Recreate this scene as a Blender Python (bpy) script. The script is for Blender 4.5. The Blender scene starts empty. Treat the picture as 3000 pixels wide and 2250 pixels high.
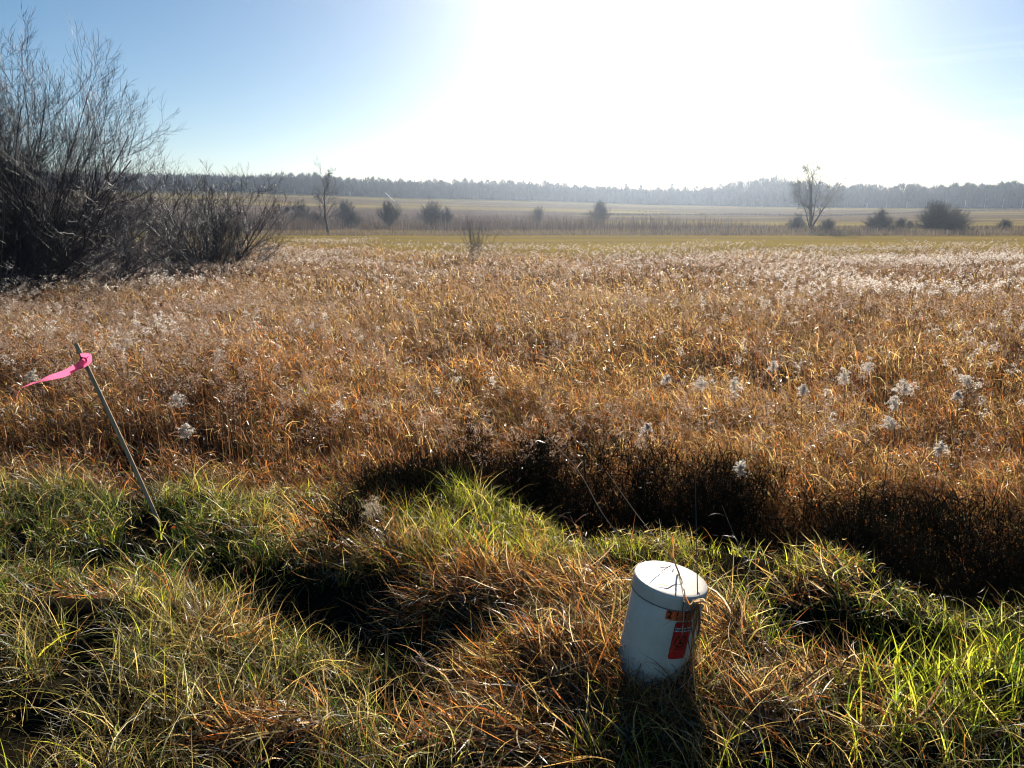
import bpy, math, random
import numpy as np
from mathutils import Vector, Matrix

random.seed(11)
RNG = np.random.default_rng(7)
scene = bpy.context.scene

# ------------------------------------------------------------------ camera
F = 2080.0
PITCH = math.radians(13.1)
CAMZ = 1.73
cam_d = bpy.data.cameras.new('camera')
cam = bpy.data.objects.new('camera', cam_d)
scene.collection.objects.link(cam)
cam.location = (0, 0, CAMZ)
cam.rotation_euler = (math.pi / 2 - PITCH, 0, 0)
cam_d.sensor_width = 36.0
cam_d.lens = 36.0 * F / 3000.0
cam_d.clip_start = 0.05
cam_d.clip_end = 6000
scene.camera = cam

# ------------------------------------------------------------------ light
SUN_EL, SUN_AZ = math.radians(23.0), math.radians(10.5)      # azimuth measured from +Y towards +X
sun_vec = Vector((math.sin(SUN_AZ) * math.cos(SUN_EL), math.cos(SUN_AZ) * math.cos(SUN_EL), math.sin(SUN_EL)))
sd = bpy.data.lights.new('sun', 'SUN')
sd.energy = 5.0
sd.angle = math.radians(0.5)
sd.color = (1.0, 0.93, 0.82)
sun = bpy.data.objects.new('sun', sd)
sun.rotation_euler = sun_vec.to_track_quat('Z', 'Y').to_euler()
sun.location = (0, 0, 30)
scene.collection.objects.link(sun)

world = bpy.data.worlds.new('World')
scene.world = world
world.use_nodes = True
nt = world.node_tree
nt.nodes.clear()
sky = nt.nodes.new('ShaderNodeTexSky')
sky.sky_type = 'NISHITA'
sky.sun_disc = False
sky.sun_elevation = SUN_EL
sky.sun_rotation = SUN_AZ
sky.air_density = 0.8
sky.dust_density = 0.38
sky.ozone_density = 1.0
bg = nt.nodes.new('ShaderNodeBackground')
bg.inputs['Strength'].default_value = 0.05
out = nt.nodes.new('ShaderNodeOutputWorld')
# thin cirrus streaks, as part of the sky
tc = nt.nodes.new('ShaderNodeTexCoord')
mp = nt.nodes.new('ShaderNodeMapping')
mp.inputs['Scale'].default_value = (1.6, 1.0, 34.0)
nz = nt.nodes.new('ShaderNodeTexNoise')
nz.inputs['Scale'].default_value = 1.3
nz.inputs['Detail'].default_value = 5.0
nz.inputs['Roughness'].default_value = 0.55
rp = nt.nodes.new('ShaderNodeValToRGB')
rp.color_ramp.elements[0].position = 0.52
rp.color_ramp.elements[0].color = (0, 0, 0, 1)
rp.color_ramp.elements[1].position = 0.72
rp.color_ramp.elements[1].color = (0.40, 0.40, 0.40, 1)
mxs = nt.nodes.new('ShaderNodeMixRGB')
mxs.inputs['Color2'].default_value = (15, 16, 17.5, 1)
nt.links.new(tc.outputs['Generated'], mp.inputs['Vector'])
nt.links.new(mp.outputs['Vector'], nz.inputs['Vector'])
nt.links.new(nz.outputs['Fac'], rp.inputs['Fac'])
sx = nt.nodes.new('ShaderNodeSeparateXYZ')
mr = nt.nodes.new('ShaderNodeMapRange')
mr.inputs[1].default_value = 0.15; mr.inputs[2].default_value = 0.65
ml = nt.nodes.new('ShaderNodeMath'); ml.operation = 'MULTIPLY'
nt.links.new(tc.outputs['Generated'], sx.inputs[0]); nt.links.new(sx.outputs['X'], mr.inputs[0])
nt.links.new(mr.outputs[0], ml.inputs[0]); nt.links.new(rp.outputs['Color'], ml.inputs[1])
mz = nt.nodes.new('ShaderNodeMapRange')
mz.inputs[1].default_value = 0.215; mz.inputs[2].default_value = 0.15
nt.links.new(sx.outputs['Z'], mz.inputs[0])
ml2 = nt.nodes.new('ShaderNodeMath'); ml2.operation = 'MULTIPLY'
nt.links.new(ml.outputs[0], ml2.inputs[0]); nt.links.new(mz.outputs[0], ml2.inputs[1])
nt.links.new(ml2.outputs[0], mxs.inputs['Fac'])
hs = nt.nodes.new('ShaderNodeHueSaturation')
hs.inputs['Saturation'].default_value = 1.3
hs.inputs['Hue'].default_value = 0.496
nt.links.new(sky.outputs['Color'], hs.inputs['Color'])
nt.links.new(hs.outputs['Color'], mxs.inputs['Color1'])
nt.links.new(mxs.outputs['Color'], bg.inputs['Color'])
nt.links.new(bg.outputs['Background'], out.inputs['Surface'])

vs = scene.view_settings
scene.display_settings.display_device = 'sRGB'
vs.view_transform = 'Standard'
vs.look = 'None'
vs.gamma = 1.0
vs.exposure = 0.96
cy = scene.cycles
cy.max_bounces = 6
cy.diffuse_bounces = 0
cy.glossy_bounces = 2
cy.transmission_bounces = 3
cy.transparent_max_bounces = 4
cy.volume_bounces = 0
cy.use_denoising = True
cy.denoising_prefilter = 'ACCURATE'
cy.sample_clamp_indirect = 6.0
scene.render.film_transparent = False
cy.filter_width = 1.1
HAZE_DENSITY = 0.00036
HAZE_G = 0.82

# ------------------------------------------------------------------ projection helpers (used to place things in the world)
SP, CP = math.sin(PITCH), math.cos(PITCH)
def ray(px, py):
    u, v = (px - 1500) / F, (1125 - py) / F
    return np.array([u, CP + v * SP, -SP + v * CP])
def atY(px, py, Y):
    d = ray(px, py)
    return np.array([0, 0, CAMZ]) + d * (Y / d[1])
def atD(px, py, depth):
    return np.array([0, 0, CAMZ]) + ray(px, py) * depth
def onZ(px, py, z):
    d = ray(px, py)
    return np.array([0, 0, CAMZ]) + d * ((z - CAMZ) / d[2])
def proj(x, y, z):
    dz = z - CAMZ
    dep = np.maximum(y * CP - dz * SP, 0.05)
    up = y * SP + dz * CP
    return 1500 + F * x / dep, 1125 - F * up / dep
def slope_row(row):                       # z per metre of Y for an image row
    v = (1125 - np.asarray(row, float)) / F
    return (-SP + v * CP) / (CP + v * SP)

# smooth value noise
def vnoise(x, y, s, seed=0):
    r = np.random.default_rng(seed)
    T = r.random((256, 256))
    X, Y = np.asarray(x) / s + 1000.3, np.asarray(y) / s + 1000.7
    xi, yi = np.floor(X).astype(int), np.floor(Y).astype(int)
    fx, fy = X - xi, Y - yi
    fx, fy = fx * fx * (3 - 2 * fx), fy * fy * (3 - 2 * fy)
    a, b = T[xi % 256, yi % 256], T[(xi + 1) % 256, yi % 256]
    c, d = T[xi % 256, (yi + 1) % 256], T[(xi + 1) % 256, (yi + 1) % 256]
    return (a * (1 - fx) + b * fx) * (1 - fy) + (c * (1 - fx) + d * fx) * fy
def fbm(x, y, s, seed=0, o=3):
    t, a, n = 0, 1.0, 0
    for k in range(o):
        t = t + a * vnoise(x, y, s / 2 ** k, seed + k)
        n += a
        a *= 0.5
    return t / n
def sstep(a, b, x):
    t = np.clip((np.asarray(x, float) - a) / (b - a), 0, 1)
    return t * t * (3 - 2 * t)

# ------------------------------------------------------------------ terrain
EDGE_X = [-9, -4.0, -2.4, -1.4, -0.4, 0.0, 0.3, 1.0, 1.7, 2.3, 3.5, 9]
EDGE_Y = [5.0, 4.5, 4.1, 4.3, 4.25, 4.0, 3.6, 3.4, 3.2, 2.9, 2.6, 2.4]
DEPTH_X = [-9, -2.6, -1.2, -0.2, 0.4, 3.5, 9]
DEPTH_V = [0.30, 0.30, 0.62, 0.80, 0.92, 0.92, 0.92]
# mounds / hollows on the bank: px, py, rx, ry (pixels of the 3000 px photo), height
BUMPS = [(1450, 1720, 420, 70, 0.13), (1650, 1960, 260, 70, 0.12), (1150, 1640, 250, 60, 0.10),
         (900, 1790, 240, 70, -0.16), (1280, 1900, 260, 60, -0.12), (2150, 1900, 110, 80, 0.10),
         (2420, 1700, 170, 60, 0.12), (2430, 1880, 130, 45, -0.12), (2750, 2060, 330, 80, 0.14),
         (2600, 1950, 200, 40, -0.05), (1940, 2070, 140, 60, 0.035), (2520, 2080, 160, 50, -0.10),
         (250, 1860, 300, 50, 0.14), (300, 2080, 300, 50, .12), (620, 1700, 110, 28, -.08), (330, 1650, 120, 22, -.07), (1000, 2060, 110, 30, -.08), (2330, 1830, 90, 30, -.08), (2680, 1930, 170, 35, -.08), (2620, 1700, 150, 35, -.07), (2330, 1760, 160, 25, .08), (2600, 1820, 160, 25, .09), (450, 2060, 90, 22, -.06), (600, 1960, 260, 60, 0.10), (330, 1770, 160, 40, -0.07),
         (1400, 1500, 220, 50, 0.10), (1280, 1440, 200, 40, 0.08), (200, 1660, 220, 50, -0.06),
         (800, 2150, 300, 60, 0.08), (2250, 2130, 160, 60, 0.04), (1250, 2080, 150, 60, -0.10),
         (1750, 1830, 160, 45, 0.08), (2750, 1780, 250, 45, -0.10), (600, 1580, 260, 40, 0.05)]
_b = []
for (px, py, rx, ry, h) in BUMPS:
    c = onZ(px, py, 0); r = onZ(px + rx, py, 0)[0] - c[0]
    q = (onZ(px, py - ry, 0)[1] - onZ(px, py + ry, 0)[1]) / 2
    _b.append((c[0], c[1], r, q, h))
TREE_PX = [0, 300, 700, 900, 1170, 1600, 1900, 2300, 2400, 3000]
TREE_ROW = [556, 556, 560, 568, 578, 588, 599, 606, 608, 610]
def ground_z(x, y):
    x, y = np.asarray(x, float), np.asarray(y, float)
    ye = np.interp(x, EDGE_X, EDGE_Y) + 0.25 * (fbm(x, y * 0, 0.9, 5) - .5)
    dp = np.interp(x, DEPTH_X, DEPTH_V)
    down = sstep(-.05, 0.5, y - ye)
    lift = sstep(6, 14, y)                       # beyond, all at the meadow level
    z = -down * (dp * (1 - lift) + 0.86 * lift)
    bank = 1 - down
    near = np.exp(-np.maximum(y - 9, 0) / 6) * np.exp(-np.maximum(-y, 0) / 2)
    bump = 0
    for (cx, cy_, rx, ry, h) in _b:
        bump = bump + h * np.exp(-((x - cx) / rx) ** 2 - ((y - cy_) / ry) ** 2)
    z = z + bank * near * (np.where(bump > 0, bump * .6, bump * 1.5) + 0.16 * (fbm(x, y, 0.45, 21) - .5) + 0.03)
    z = z + (1 - bank) * 0.5 * (fbm(x, y, 3.2, 31) - .5) * sstep(0.5, 4, y - ye) * (1 - sstep(60, 80, y))
    # far slopes
    px = 1500 + F / CP * x / np.maximum(y, 1)
    rb = np.interp(px, TREE_PX, TREE_ROW)
    z135, z200 = -0.25, 135 + 65
    z = z * (1 - sstep(70, 90, y)) - 0.9 * sstep(70, 90, y)
    zz = z + (0.65) * sstep(110, 135, y)
    t = np.clip((y - 135) / (420 - 135), 0, 1)
    row = 671 * (1 - t) + rb * t
    row = row - 6 * np.sin(t * math.pi)
    yy = np.minimum(y, 900)
    zf = CAMZ + yy * slope_row(row)
    m = sstep(132, 150, y)
    return zz * (1 - m) + zf * m

# ------------------------------------------------------------------ mesh helpers
def link(name, me, mat=None, parent=None):
    o = bpy.data.objects.new(name, me)
    scene.collection.objects.link(o)
    if mat is not None:
        me.materials.append(mat)
    if parent is not None:
        o.parent = parent
    return o
def mesh_np(name, V, Fq, col=None, smooth=False):
    """V (n,3); Fq (m,4) quads or (m,3) tris; col (n,3)"""
    V = np.ascontiguousarray(V, np.float32)
    Fq = np.ascontiguousarray(Fq, np.int32)
    me = bpy.data.meshes.new(name)
    k = Fq.shape[1]
    me.vertices.add(len(V)); me.vertices.foreach_set('co', V.ravel())
    me.loops.add(Fq.size); me.loops.foreach_set('vertex_index', Fq.ravel())
    me.polygons.add(len(Fq))
    me.polygons.foreach_set('loop_start', np.arange(0, Fq.size, k, dtype=np.int32))
    me.polygons.foreach_set('loop_total', np.full(len(Fq), k, np.int32))
    if smooth:
        me.polygons.foreach_set('use_smooth', np.ones(len(Fq), bool))
    me.update(calc_edges=True)
    if col is not None:
        a = me.color_attributes.new('Col', 'FLOAT_COLOR', 'POINT')
        c = np.ones((len(V), 4), np.float32); c[:, :3] = col
        a.data.foreach_set('color', c.ravel())
    return me
class Acc:
    def __init__(s): s.v, s.f, s.c, s.n = [], [], [], 0
    def add(s, V, Fq, C=None):
        if len(V) == 0: return
        s.v.append(np.asarray(V, np.float32)); s.f.append(np.asarray(Fq, np.int64) + s.n)
        if C is not None: s.c.append(np.broadcast_to(np.asarray(C, np.float32), (len(V), 3)))
        s.n += len(V)
    def mesh(s, name, smooth=False):
        return mesh_np(name, np.concatenate(s.v), np.concatenate(s.f), np.concatenate(s.c) if s.c else None, smooth)
    def obj(s, name, mat, parent=None, smooth=False):
        return link(name, s.mesh(name, smooth), mat, parent)

def blades(P, L, W, az, th0, bend, seg, twist=None, col=None, prof=1.0, curl=0.0):
    """curved ribbons. th0: start angle from vertical, bend: extra angle by the tip"""
    n = len(P)
    s = np.linspace(0, 1, seg + 1)
    ax = np.stack([np.cos(az), np.sin(az), np.zeros(n)], 1)
    px_ = np.stack([-np.sin(az), np.cos(az), np.zeros(n)], 1)
    if twist is None: twist = RNG.normal(0, 0.7, n)
    pts = [np.array(P, float)]
    cur = pts[0]
    VV = np.zeros((n, seg + 1, 2, 3), np.float32)
    for k in range(seg + 1):
        th = th0 + bend * s[k] ** 1.3
        d = ax * np.sin(th)[:, None] + np.array([0, 0, 1.0]) * np.cos(th)[:, None]
        if k > 0:
            thm = th0 + bend * ((s[k] + s[k - 1]) / 2) ** 1.3
            dm = ax * np.sin(thm)[:, None] + np.array([0, 0, 1.0]) * np.cos(thm)[:, None]
            cur = cur + dm * (L / seg)[:, None]
            if np.ndim(curl) or curl:
                cur = cur + px_ * (curl * (s[k] - .5) * L / seg)[:, None]
        nrm = np.cross(px_, d)
        tw = twist + (curl * 2 if np.ndim(curl) else 0) * s[k]
        wv = px_ * np.cos(tw)[:, None] + nrm * np.sin(tw)[:, None]
        w = W * max(0.06, (1 - s[k] ** (1.6 * prof))) * 0.5 * (0.75 if k == 0 else 1)
        VV[:, k, 0] = cur - wv * w[:, None]
        VV[:, k, 1] = cur + wv * w[:, None]
    V = VV.reshape(-1, 3)
    base = (np.arange(n) * (seg + 1) * 2)[:, None]
    ks = np.arange(seg) * 2
    a = base + ks[None, :]
    Fq = np.stack([a, a + 1, a + 3, a + 2], -1).reshape(-1, 4)
    C = None
    if col is not None:
        C = np.repeat(col, (seg + 1) * 2, axis=0)
    return V, Fq, C

def tubes(lines, sides=3):
    """lines: list of (pts (k,3), radii (k)) -> V, F"""
    acc = Acc()
    groups = {}
    for p, r in lines:
        groups.setdefault(len(p), []).append((p, r))
    for k, g in groups.items():
        P = np.array([q[0] for q in g], float); R = np.array([q[1] for q in g], float)
        T = np.gradient(P, axis=1)
        T /= np.linalg.norm(T, axis=2, keepdims=True) + 1e-9
        ref = np.where(np.abs(T[..., 2:3]) > .9, np.array([1.0, 0, 0]), np.array([0, 0, 1.0]))
        A = np.cross(T, ref); A /= np.linalg.norm(A, axis=2, keepdims=True) + 1e-9
        B = np.cross(T, A)
        an = np.arange(sides) / sides * 2 * math.pi
        V = P[:, :, None, :] + R[:, :, None, None] * (A[:, :, None, :] * np.cos(an)[None, None, :, None] + B[:, :, None, :] * np.sin(an)[None, None, :, None])
        n = len(g)
        base = (np.arange(n) * k * sides)[:, None, None] + (np.arange(k - 1) * sides)[None, :, None]
        j = np.arange(sides)[None, None, :]; j2 = (j + 1) % sides
        Fq = np.stack([base + j, base + j2, base + sides + j2, base + sides + j], -1).reshape(-1, 4)
        acc.add(V.reshape(-1, 3), Fq)
    return np.concatenate(acc.v), np.concatenate(acc.f)

def box_bm(acc, c, sx, sy, sz, R=None):
    v = np.array([[x, y, z] for x in (-.5, .5) for y in (-.5, .5) for z in (-.5, .5)]) * [sx, sy, sz]
    if R is not None: v = v @ np.array(R).T
    f = [[0, 1, 3, 2], [4, 6, 7, 5], [0, 4, 5, 1], [2, 3, 7, 6], [0, 2, 6, 4], [1, 5, 7, 3]]
    acc.add(v + np.array(c), f)

def tag(o, label=None, cat=None, group=None, kind=None):
    if label: o['label'] = label
    if cat: o['category'] = cat
    if group: o['group'] = group
    if kind: o['kind'] = kind
    return o
def empty(name, loc, label, cat, group=None):
    o = bpy.data.objects.new(name, None)
    o.empty_display_size = 0.1
    scene.collection.objects.link(o)
    o.location = loc
    return tag(o, label, cat, group)

# ------------------------------------------------------------------ materials
def mat_new(name):
    m = bpy.data.materials.new(name); m.use_nodes = True
    return m, m.node_tree, m.node_tree.nodes['Principled BSDF'], m.node_tree.nodes['Material Output']
def mat_simple(name, col, rough=0.6, spec=0.4, noise=None, bump=0.0, metallic=0.0):
    m, t, p, o = mat_new(name)
    p.inputs['Base Color'].default_value = (*col, 1)
    p.inputs['Roughness'].default_value = rough
    p.inputs['Specular IOR Level'].default_value = spec
    p.inputs['Metallic'].default_value = metallic
    if noise:
        sc, amt = noise
        tcx = t.nodes.new('ShaderNodeTexCoord')
        n = t.nodes.new('ShaderNodeTexNoise'); n.inputs['Scale'].default_value = sc; n.inputs['Detail'].default_value = 6
        r = t.nodes.new('ShaderNodeMapRange'); r.inputs[1].default_value = .3; r.inputs[2].default_value = .7
        r.inputs[3].default_value = 1 - amt; r.inputs[4].default_value = 1 + amt
        mx = t.nodes.new('ShaderNodeVectorMath'); mx.operation = 'SCALE'
        mx.inputs[0].default_value = col
        t.links.new(tcx.outputs['Object'], n.inputs['Vector'])
        t.links.new(n.outputs['Fac'], r.inputs[0]); t.links.new(r.outputs[0], mx.inputs['Scale'])
        t.links.new(mx.outputs[0], p.inputs['Base Color'])
        if bump:
            b = t.nodes.new('ShaderNodeBump'); b.inputs['Strength'].default_value = bump; b.inputs['Distance'].default_value = .01
            t.links.new(n.outputs['Fac'], b.inputs['Height']); t.links.new(b.outputs[0], p.inputs['Normal'])
    return m
def mat_leaf(name, trans=0.45, rough=0.42, spec=0.45, tint=(1, 1, 1)):
    m, t, p, o = mat_new(name)
    a = t.nodes.new('ShaderNodeVertexColor'); a.layer_name = 'Col'
    p.inputs['Roughness'].default_value = rough
    p.inputs['Specular IOR Level'].default_value = spec
    tr = t.nodes.new('ShaderNodeBsdfTranslucent')
    mt = t.nodes.new('ShaderNodeMixRGB'); mt.blend_type = 'MULTIPLY'; mt.inputs['Fac'].default_value = 1
    mt.inputs['Color2'].default_value = (*tint, 1)
    mx = t.nodes.new('ShaderNodeMixShader'); mx.inputs[0].default_value = trans
    t.links.new(a.outputs['Color'], p.inputs['Base Color'])
    t.links.new(a.outputs['Color'], mt.inputs['Color1'])
    t.links.new(mt.outputs['Color'], tr.inputs['Color'])
    t.links.new(p.outputs[0], mx.inputs[1]); t.links.new(tr.outputs[0], mx.inputs[2])
    t.links.new(mx.outputs[0], o.inputs['Surface'])
    return m
def mat_ground(name, scale, amt, bump):
    m, t, p, o = mat_new(name)
    a = t.nodes.new('ShaderNodeVertexColor'); a.layer_name = 'Col'
    tcx = t.nodes.new('ShaderNodeTexCoord')
    mpx = t.nodes.new('ShaderNodeMapping'); mpx.inputs['Scale'].default_value = (1, .6, 1)
    n = t.nodes.new('ShaderNodeTexNoise'); n.inputs['Scale'].default_value = scale
    n.inputs['Detail'].default_value = 9; n.inputs['Roughness'].default_value = .7
    r = t.nodes.new('ShaderNodeMapRange'); r.inputs[1].default_value = .3; r.inputs[2].default_value = .7
    r.inputs[3].default_value = 1 - amt; r.inputs[4].default_value = 1 + amt
    mx = t.nodes.new('ShaderNodeVectorMath'); mx.operation = 'SCALE'
    b = t.nodes.new('ShaderNodeBump'); b.inputs['Strength'].default_value = .8; b.inputs['Distance'].default_value = bump
    t.links.new(tcx.outputs['Object'], mpx.inputs['Vector']); t.links.new(mpx.outputs[0], n.inputs['Vector'])
    t.links.new(n.outputs['Fac'], r.inputs[0]); t.links.new(a.outputs['Color'], mx.inputs[0]); t.links.new(r.outputs[0], mx.inputs['Scale'])
    t.links.new(mx.outputs[0], p.inputs['Base Color'])
    t.links.new(n.outputs['Fac'], b.inputs['Height']); t.links.new(b.outputs[0], p.inputs['Normal'])
    p.inputs['Roughness'].default_value = 1; p.inputs['Specular IOR Level'].default_value = 0
    return m

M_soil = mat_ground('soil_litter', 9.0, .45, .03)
M_mown = mat_ground('mown_grass', 1.1, .22, .15)
M_hill = mat_ground('hill_pasture', .35, .28, .3)
M_grass = mat_leaf('grass_blade', .62, .38, .5, (1.2, 1.15, .75))
M_straw = mat_leaf('dry_straw', .62, .34, .7, (1.25, 1.0, .7))
M_fluff = mat_leaf('seed_fluff', .7, .7, .3)
M_brush = mat_leaf('far_brush', .25, .8, .1)
M_shade_weed = mat_leaf('shade_painted_weed', .15, .95, .02)  # dull, for the weeds that carry the ditch shade in their colour
M_bark = mat_simple('willow_bark', (.075, .062, .055), .5, .5, (30, .35), .3)
M_twig = mat_simple('shrub_twig', (.046, .038, .050), .5, .3, (14, .4))
M_bush = mat_simple('bush_twig', (.22, .165, .13), .8, .1, (3, .3))
M_farbark = mat_simple('distant_bark', (.07, .06, .052), .7, .3, (3, .3))

# ------------------------------------------------------------------ ground sheets
def axis(a, dense_lo, dense_hi, step, b, grow=1.09):
    mid = list(np.arange(dense_lo, dense_hi + 1e-6, step))
    lo, s, x = [], step, dense_lo
    while x > a:
        s *= grow; x -= s; lo.append(max(x, a))
    hi, s, x = [], step, dense_hi
    while x < b:
        s *= grow; x += s; hi.append(min(x, b))
    return np.array(lo[::-1] + mid + hi)
xs = axis(-1500, -4.5, 4.5, 0.05, 1500, 1.07)
ys = axis(-60, 1.0, 6.5, 0.05, 2500, 1.035)
ys = np.unique(np.concatenate([ys, [108.0, 135.0]]))
XX, YY = np.meshgrid(xs, ys)
ZZ = ground_z(XX, YY)
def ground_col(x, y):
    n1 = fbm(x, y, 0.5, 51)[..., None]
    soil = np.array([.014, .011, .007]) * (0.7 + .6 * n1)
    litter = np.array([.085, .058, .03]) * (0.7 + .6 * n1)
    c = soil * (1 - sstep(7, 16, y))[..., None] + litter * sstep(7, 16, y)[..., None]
    mown = np.array([.27, .19, .045]) * (0.75 + .5 * fbm(x, y, 14, 61))[..., None]
    brown = np.array([.20, .145, .07])
    k = sstep(.45, .62, fbm(x * .22, y, 9, 63))[..., None]
    mown = mown * (1 - .6 * k) + brown * .6 * k
    edge = 1 + .0 * x
    c = c * (1 - sstep(44, 54, y))[..., None] + mown * sstep(44, 54, y)[..., None]
    hill = np.array([.25, .185, .05]) * (0.7 + .6 * fbm(x * .25, y, 16, 71))[..., None]
    brush = np.array([.13, .085, .055]) * (0.7 + .6 * fbm(x, y, 12, 73))[..., None]
    px = 1500 + F / CP * x / np.maximum(y, 1)
    lf = (1 - sstep(1350, 1900, px)) * (1 - sstep(270, 330, y))
    kk = np.clip(lf + .8 * sstep(.52, .6, fbm(x * .15, y, 22, 75)) * (px > -1), 0, 1)[..., None]
    hill = hill * (1 - kk) + brush * kk
    m = sstep(128, 136, y)[..., None]
    return c * (1 - m) + hill * m
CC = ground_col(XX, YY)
ny, nx = XX.shape
idx = np.arange(ny * nx).reshape(ny, nx)
def sheet(name, j0, j1, mat):
    V = np.stack([XX[j0:j1 + 1], YY[j0:j1 + 1], ZZ[j0:j1 + 1]], -1).reshape(-1, 3)
    C_ = CC[j0:j1 + 1].reshape(-1, 3)
    h = j1 - j0
    i = np.arange((h + 1) * nx).reshape(h + 1, nx)
    Fq = np.stack([i[:-1, :-1], i[:-1, 1:], i[1:, 1:], i[1:, :-1]], -1).reshape(-1, 4)
    o = link(name, mesh_np(name, V, Fq, C_, True), mat)
    o['kind'] = 'structure'
    return o
jb = [int(np.argmin(abs(ys - v))) for v in (48, 135)]
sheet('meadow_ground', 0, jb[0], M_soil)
sheet('mown_field', jb[0], jb[1], M_mown)
sheet('hillside', jb[1], ny - 1, M_hill)

# ------------------------------------------------------------------ palettes (linear reflectance)
PAL = {
    'green':  np.array([[.075, .125, .022], [.10, .15, .03], [.055, .10, .025]]),
    'lime':   np.array([[.33, .36, .03], [.25, .31, .03], [.40, .38, .05]]),
    'olive':  np.array([[.22, .20, .06], [.17, .17, .05], [.28, .24, .09]]),
    'straw':  np.array([[.50, .37, .16], [.42, .31, .12], [.56, .45, .24]]),
    'rust':   np.array([[.38, .155, .04], [.46, .21, .06], [.28, .10, .035]]),
    'brown':  np.array([[.20, .115, .06], [.15, .08, .045], [.26, .16, .09]]),
    'mauve':  np.array([[.24, .16, .12], [.30, .21, .17], [.18, .12, .09]]),
    'pale':   np.array([[.60, .50, .38], [.68, .60, .50], [.50, .42, .32]]),
}
KEYS = list(PAL)
def pick(weights):
    """weights: dict key-> (n,) ; returns cols, key index"""
    W = np.stack([np.broadcast_to(weights.get(k, 0.0), weights['_n']) for k in KEYS], 1).astype(float)
    W /= W.sum(1, keepdims=True)
    cs = np.cumsum(W, 1)
    r = RNG.random(len(W))[:, None]
    ki = (r > cs).sum(1).clip(0, len(KEYS) - 1)
    sub = RNG.integers(0, 3, len(W))
    P_ = np.stack([PAL[k] for k in KEYS])
    c = P_[ki, sub] * np.where(RNG.random(len(W)) < .5, RNG.uniform(.10, .35, len(W)), RNG.uniform(1.15, 2.0, len(W)))[:, None]
    c = np.minimum(c, .85)
    return c, ki
def ell(px, py, cx, cy_, rx, ry):
    return np.exp(-((px - cx) / rx) ** 2 - ((py - cy_) / ry) ** 2)

# ------------------------------------------------------------------ foreground bank grass
def ell_sum(px, py, L):
    t = 0
    for e in L: t = t + ell(px, py, *e[:4]) * (e[4] if len(e) > 4 else 1)
    return t
N = 260000
x = RNG.uniform(-5.7, 5.7, N); y = RNG.uniform(1.25, 5.3, N)
ok = np.abs(x) < 0.80 * y + 2.0
x, y = x[ok], y[ok]
z = ground_z(x, y)
px, py = proj(x, y, z)
ye = np.interp(x, EDGE_X, EDGE_Y)
on_bank = 1 - sstep(-.15, .35, y - ye)
RUSTM = [(1450, 1760, 330, 80, 1.3), (1650, 2040, 280, 90, 1.4), (1150, 1640, 260, 80, 1.0), (2150, 1960, 130, 140, .5),
         (2250, 2160, 200, 90, .7), (1000, 1480, 180, 90, .7), (900, 1560, 200, 60, .4), (1900, 1900, 200, 150, .4)]
LIME = [(2420, 1680, 220, 90, 1.2), (2500, 1850, 300, 80, .6), (2760, 2080, 330, 110, 1.6), (1400, 1540, 300, 110, .9),
        (1750, 1600, 250, 50, .8), (2250, 1900, 150, 90, .5), (2900, 1950, 180, 60, .7), (420, 1740, 90, 60, .5), (1700, 2230, 120, 40, .8), (2000,1640,150,60,.6)]
GREEN = [(300, 1600, 450, 110, 1.3), (700, 1680, 300, 90, 1.0), (100, 1720, 250, 90, .8), (1300, 1480, 260, 70, .8),
         (2600, 1800, 400, 200, .8), (850, 1900, 260, 140, .5), (2900, 1650, 200, 80, .6), (1000, 2050, 200, 120, .3)]
OLIV = [(350, 2000, 420, 170, .8), (1300, 1600, 300, 90, .7), (150, 1850, 300, 150, 1.0), (900, 1990, 200, 120, .5), (2750, 2180, 300, 90, .8)]
STRW = [(450, 2080, 520, 190, 1.7), (750, 1900, 240, 90, .8), (200, 1800, 260, 80, .6), (1700, 1790, 200, 60, .8),
        (2170, 1960, 140, 150, 1.0), (2250, 1780, 120, 60, .4), (2300, 2200, 250, 80, .8), (950, 1600, 160, 60, .7), (1500, 2200, 300, 80, .7)]
HOLE = [(930, 1800, 200, 75, 1.2), (1300, 1900, 230, 45, .7), (1900, 2200, 120, 50, .8), (2430, 1890, 120, 35, .8),
        (2520, 2080, 110, 40, .9), (700, 1750, 120, 40, .6), (1200, 2000, 110, 90, .8), (2800, 1780, 220, 40, .7), (1750, 1900, 160, 40, .5), (620, 1700, 110, 28, 1.0), (330, 1650, 120, 22, .8), (1130, 1880, 150, 40, .9), (1000, 2060, 110, 30, .8), (2330, 1830, 90, 30, .9), (2680, 1930, 170, 35, 1.0), (90, 1800, 90, 30, .7), (2900, 2170, 110, 30, .8), (2140, 2090, 70, 40, .8), (1430, 2130, 90, 30, .8), (2620, 1700, 150, 35, .9), (450, 2060, 90, 22, .7), (700, 2110, 90, 20, .7), (200, 1930, 80, 22, .6), (2250, 2230, 100, 25, .8), (2330, 2010, 70, 25, .7)]
nn = fbm(x, y, .22, 91); n2 = fbm(x, y, .5, 93)
dens = np.clip(1.05 - 1.0 * ell_sum(px, py, HOLE), .06, 1) * (0.05 + 1.15 * sstep(.38, .60, nn)) * (.12 + .88 * on_bank)
dens = dens * (1 - .45 * sstep(2150, 2400, px))
keep = RNG.random(len(x)) < dens * np.clip(.50 + .7 * (y - 1.4) / 2.5, .45, 1)
x, y, z, px, py, nn, n2 = [a[keep] for a in (x, y, z, px, py, nn, n2)]
n = len(x)
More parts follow.
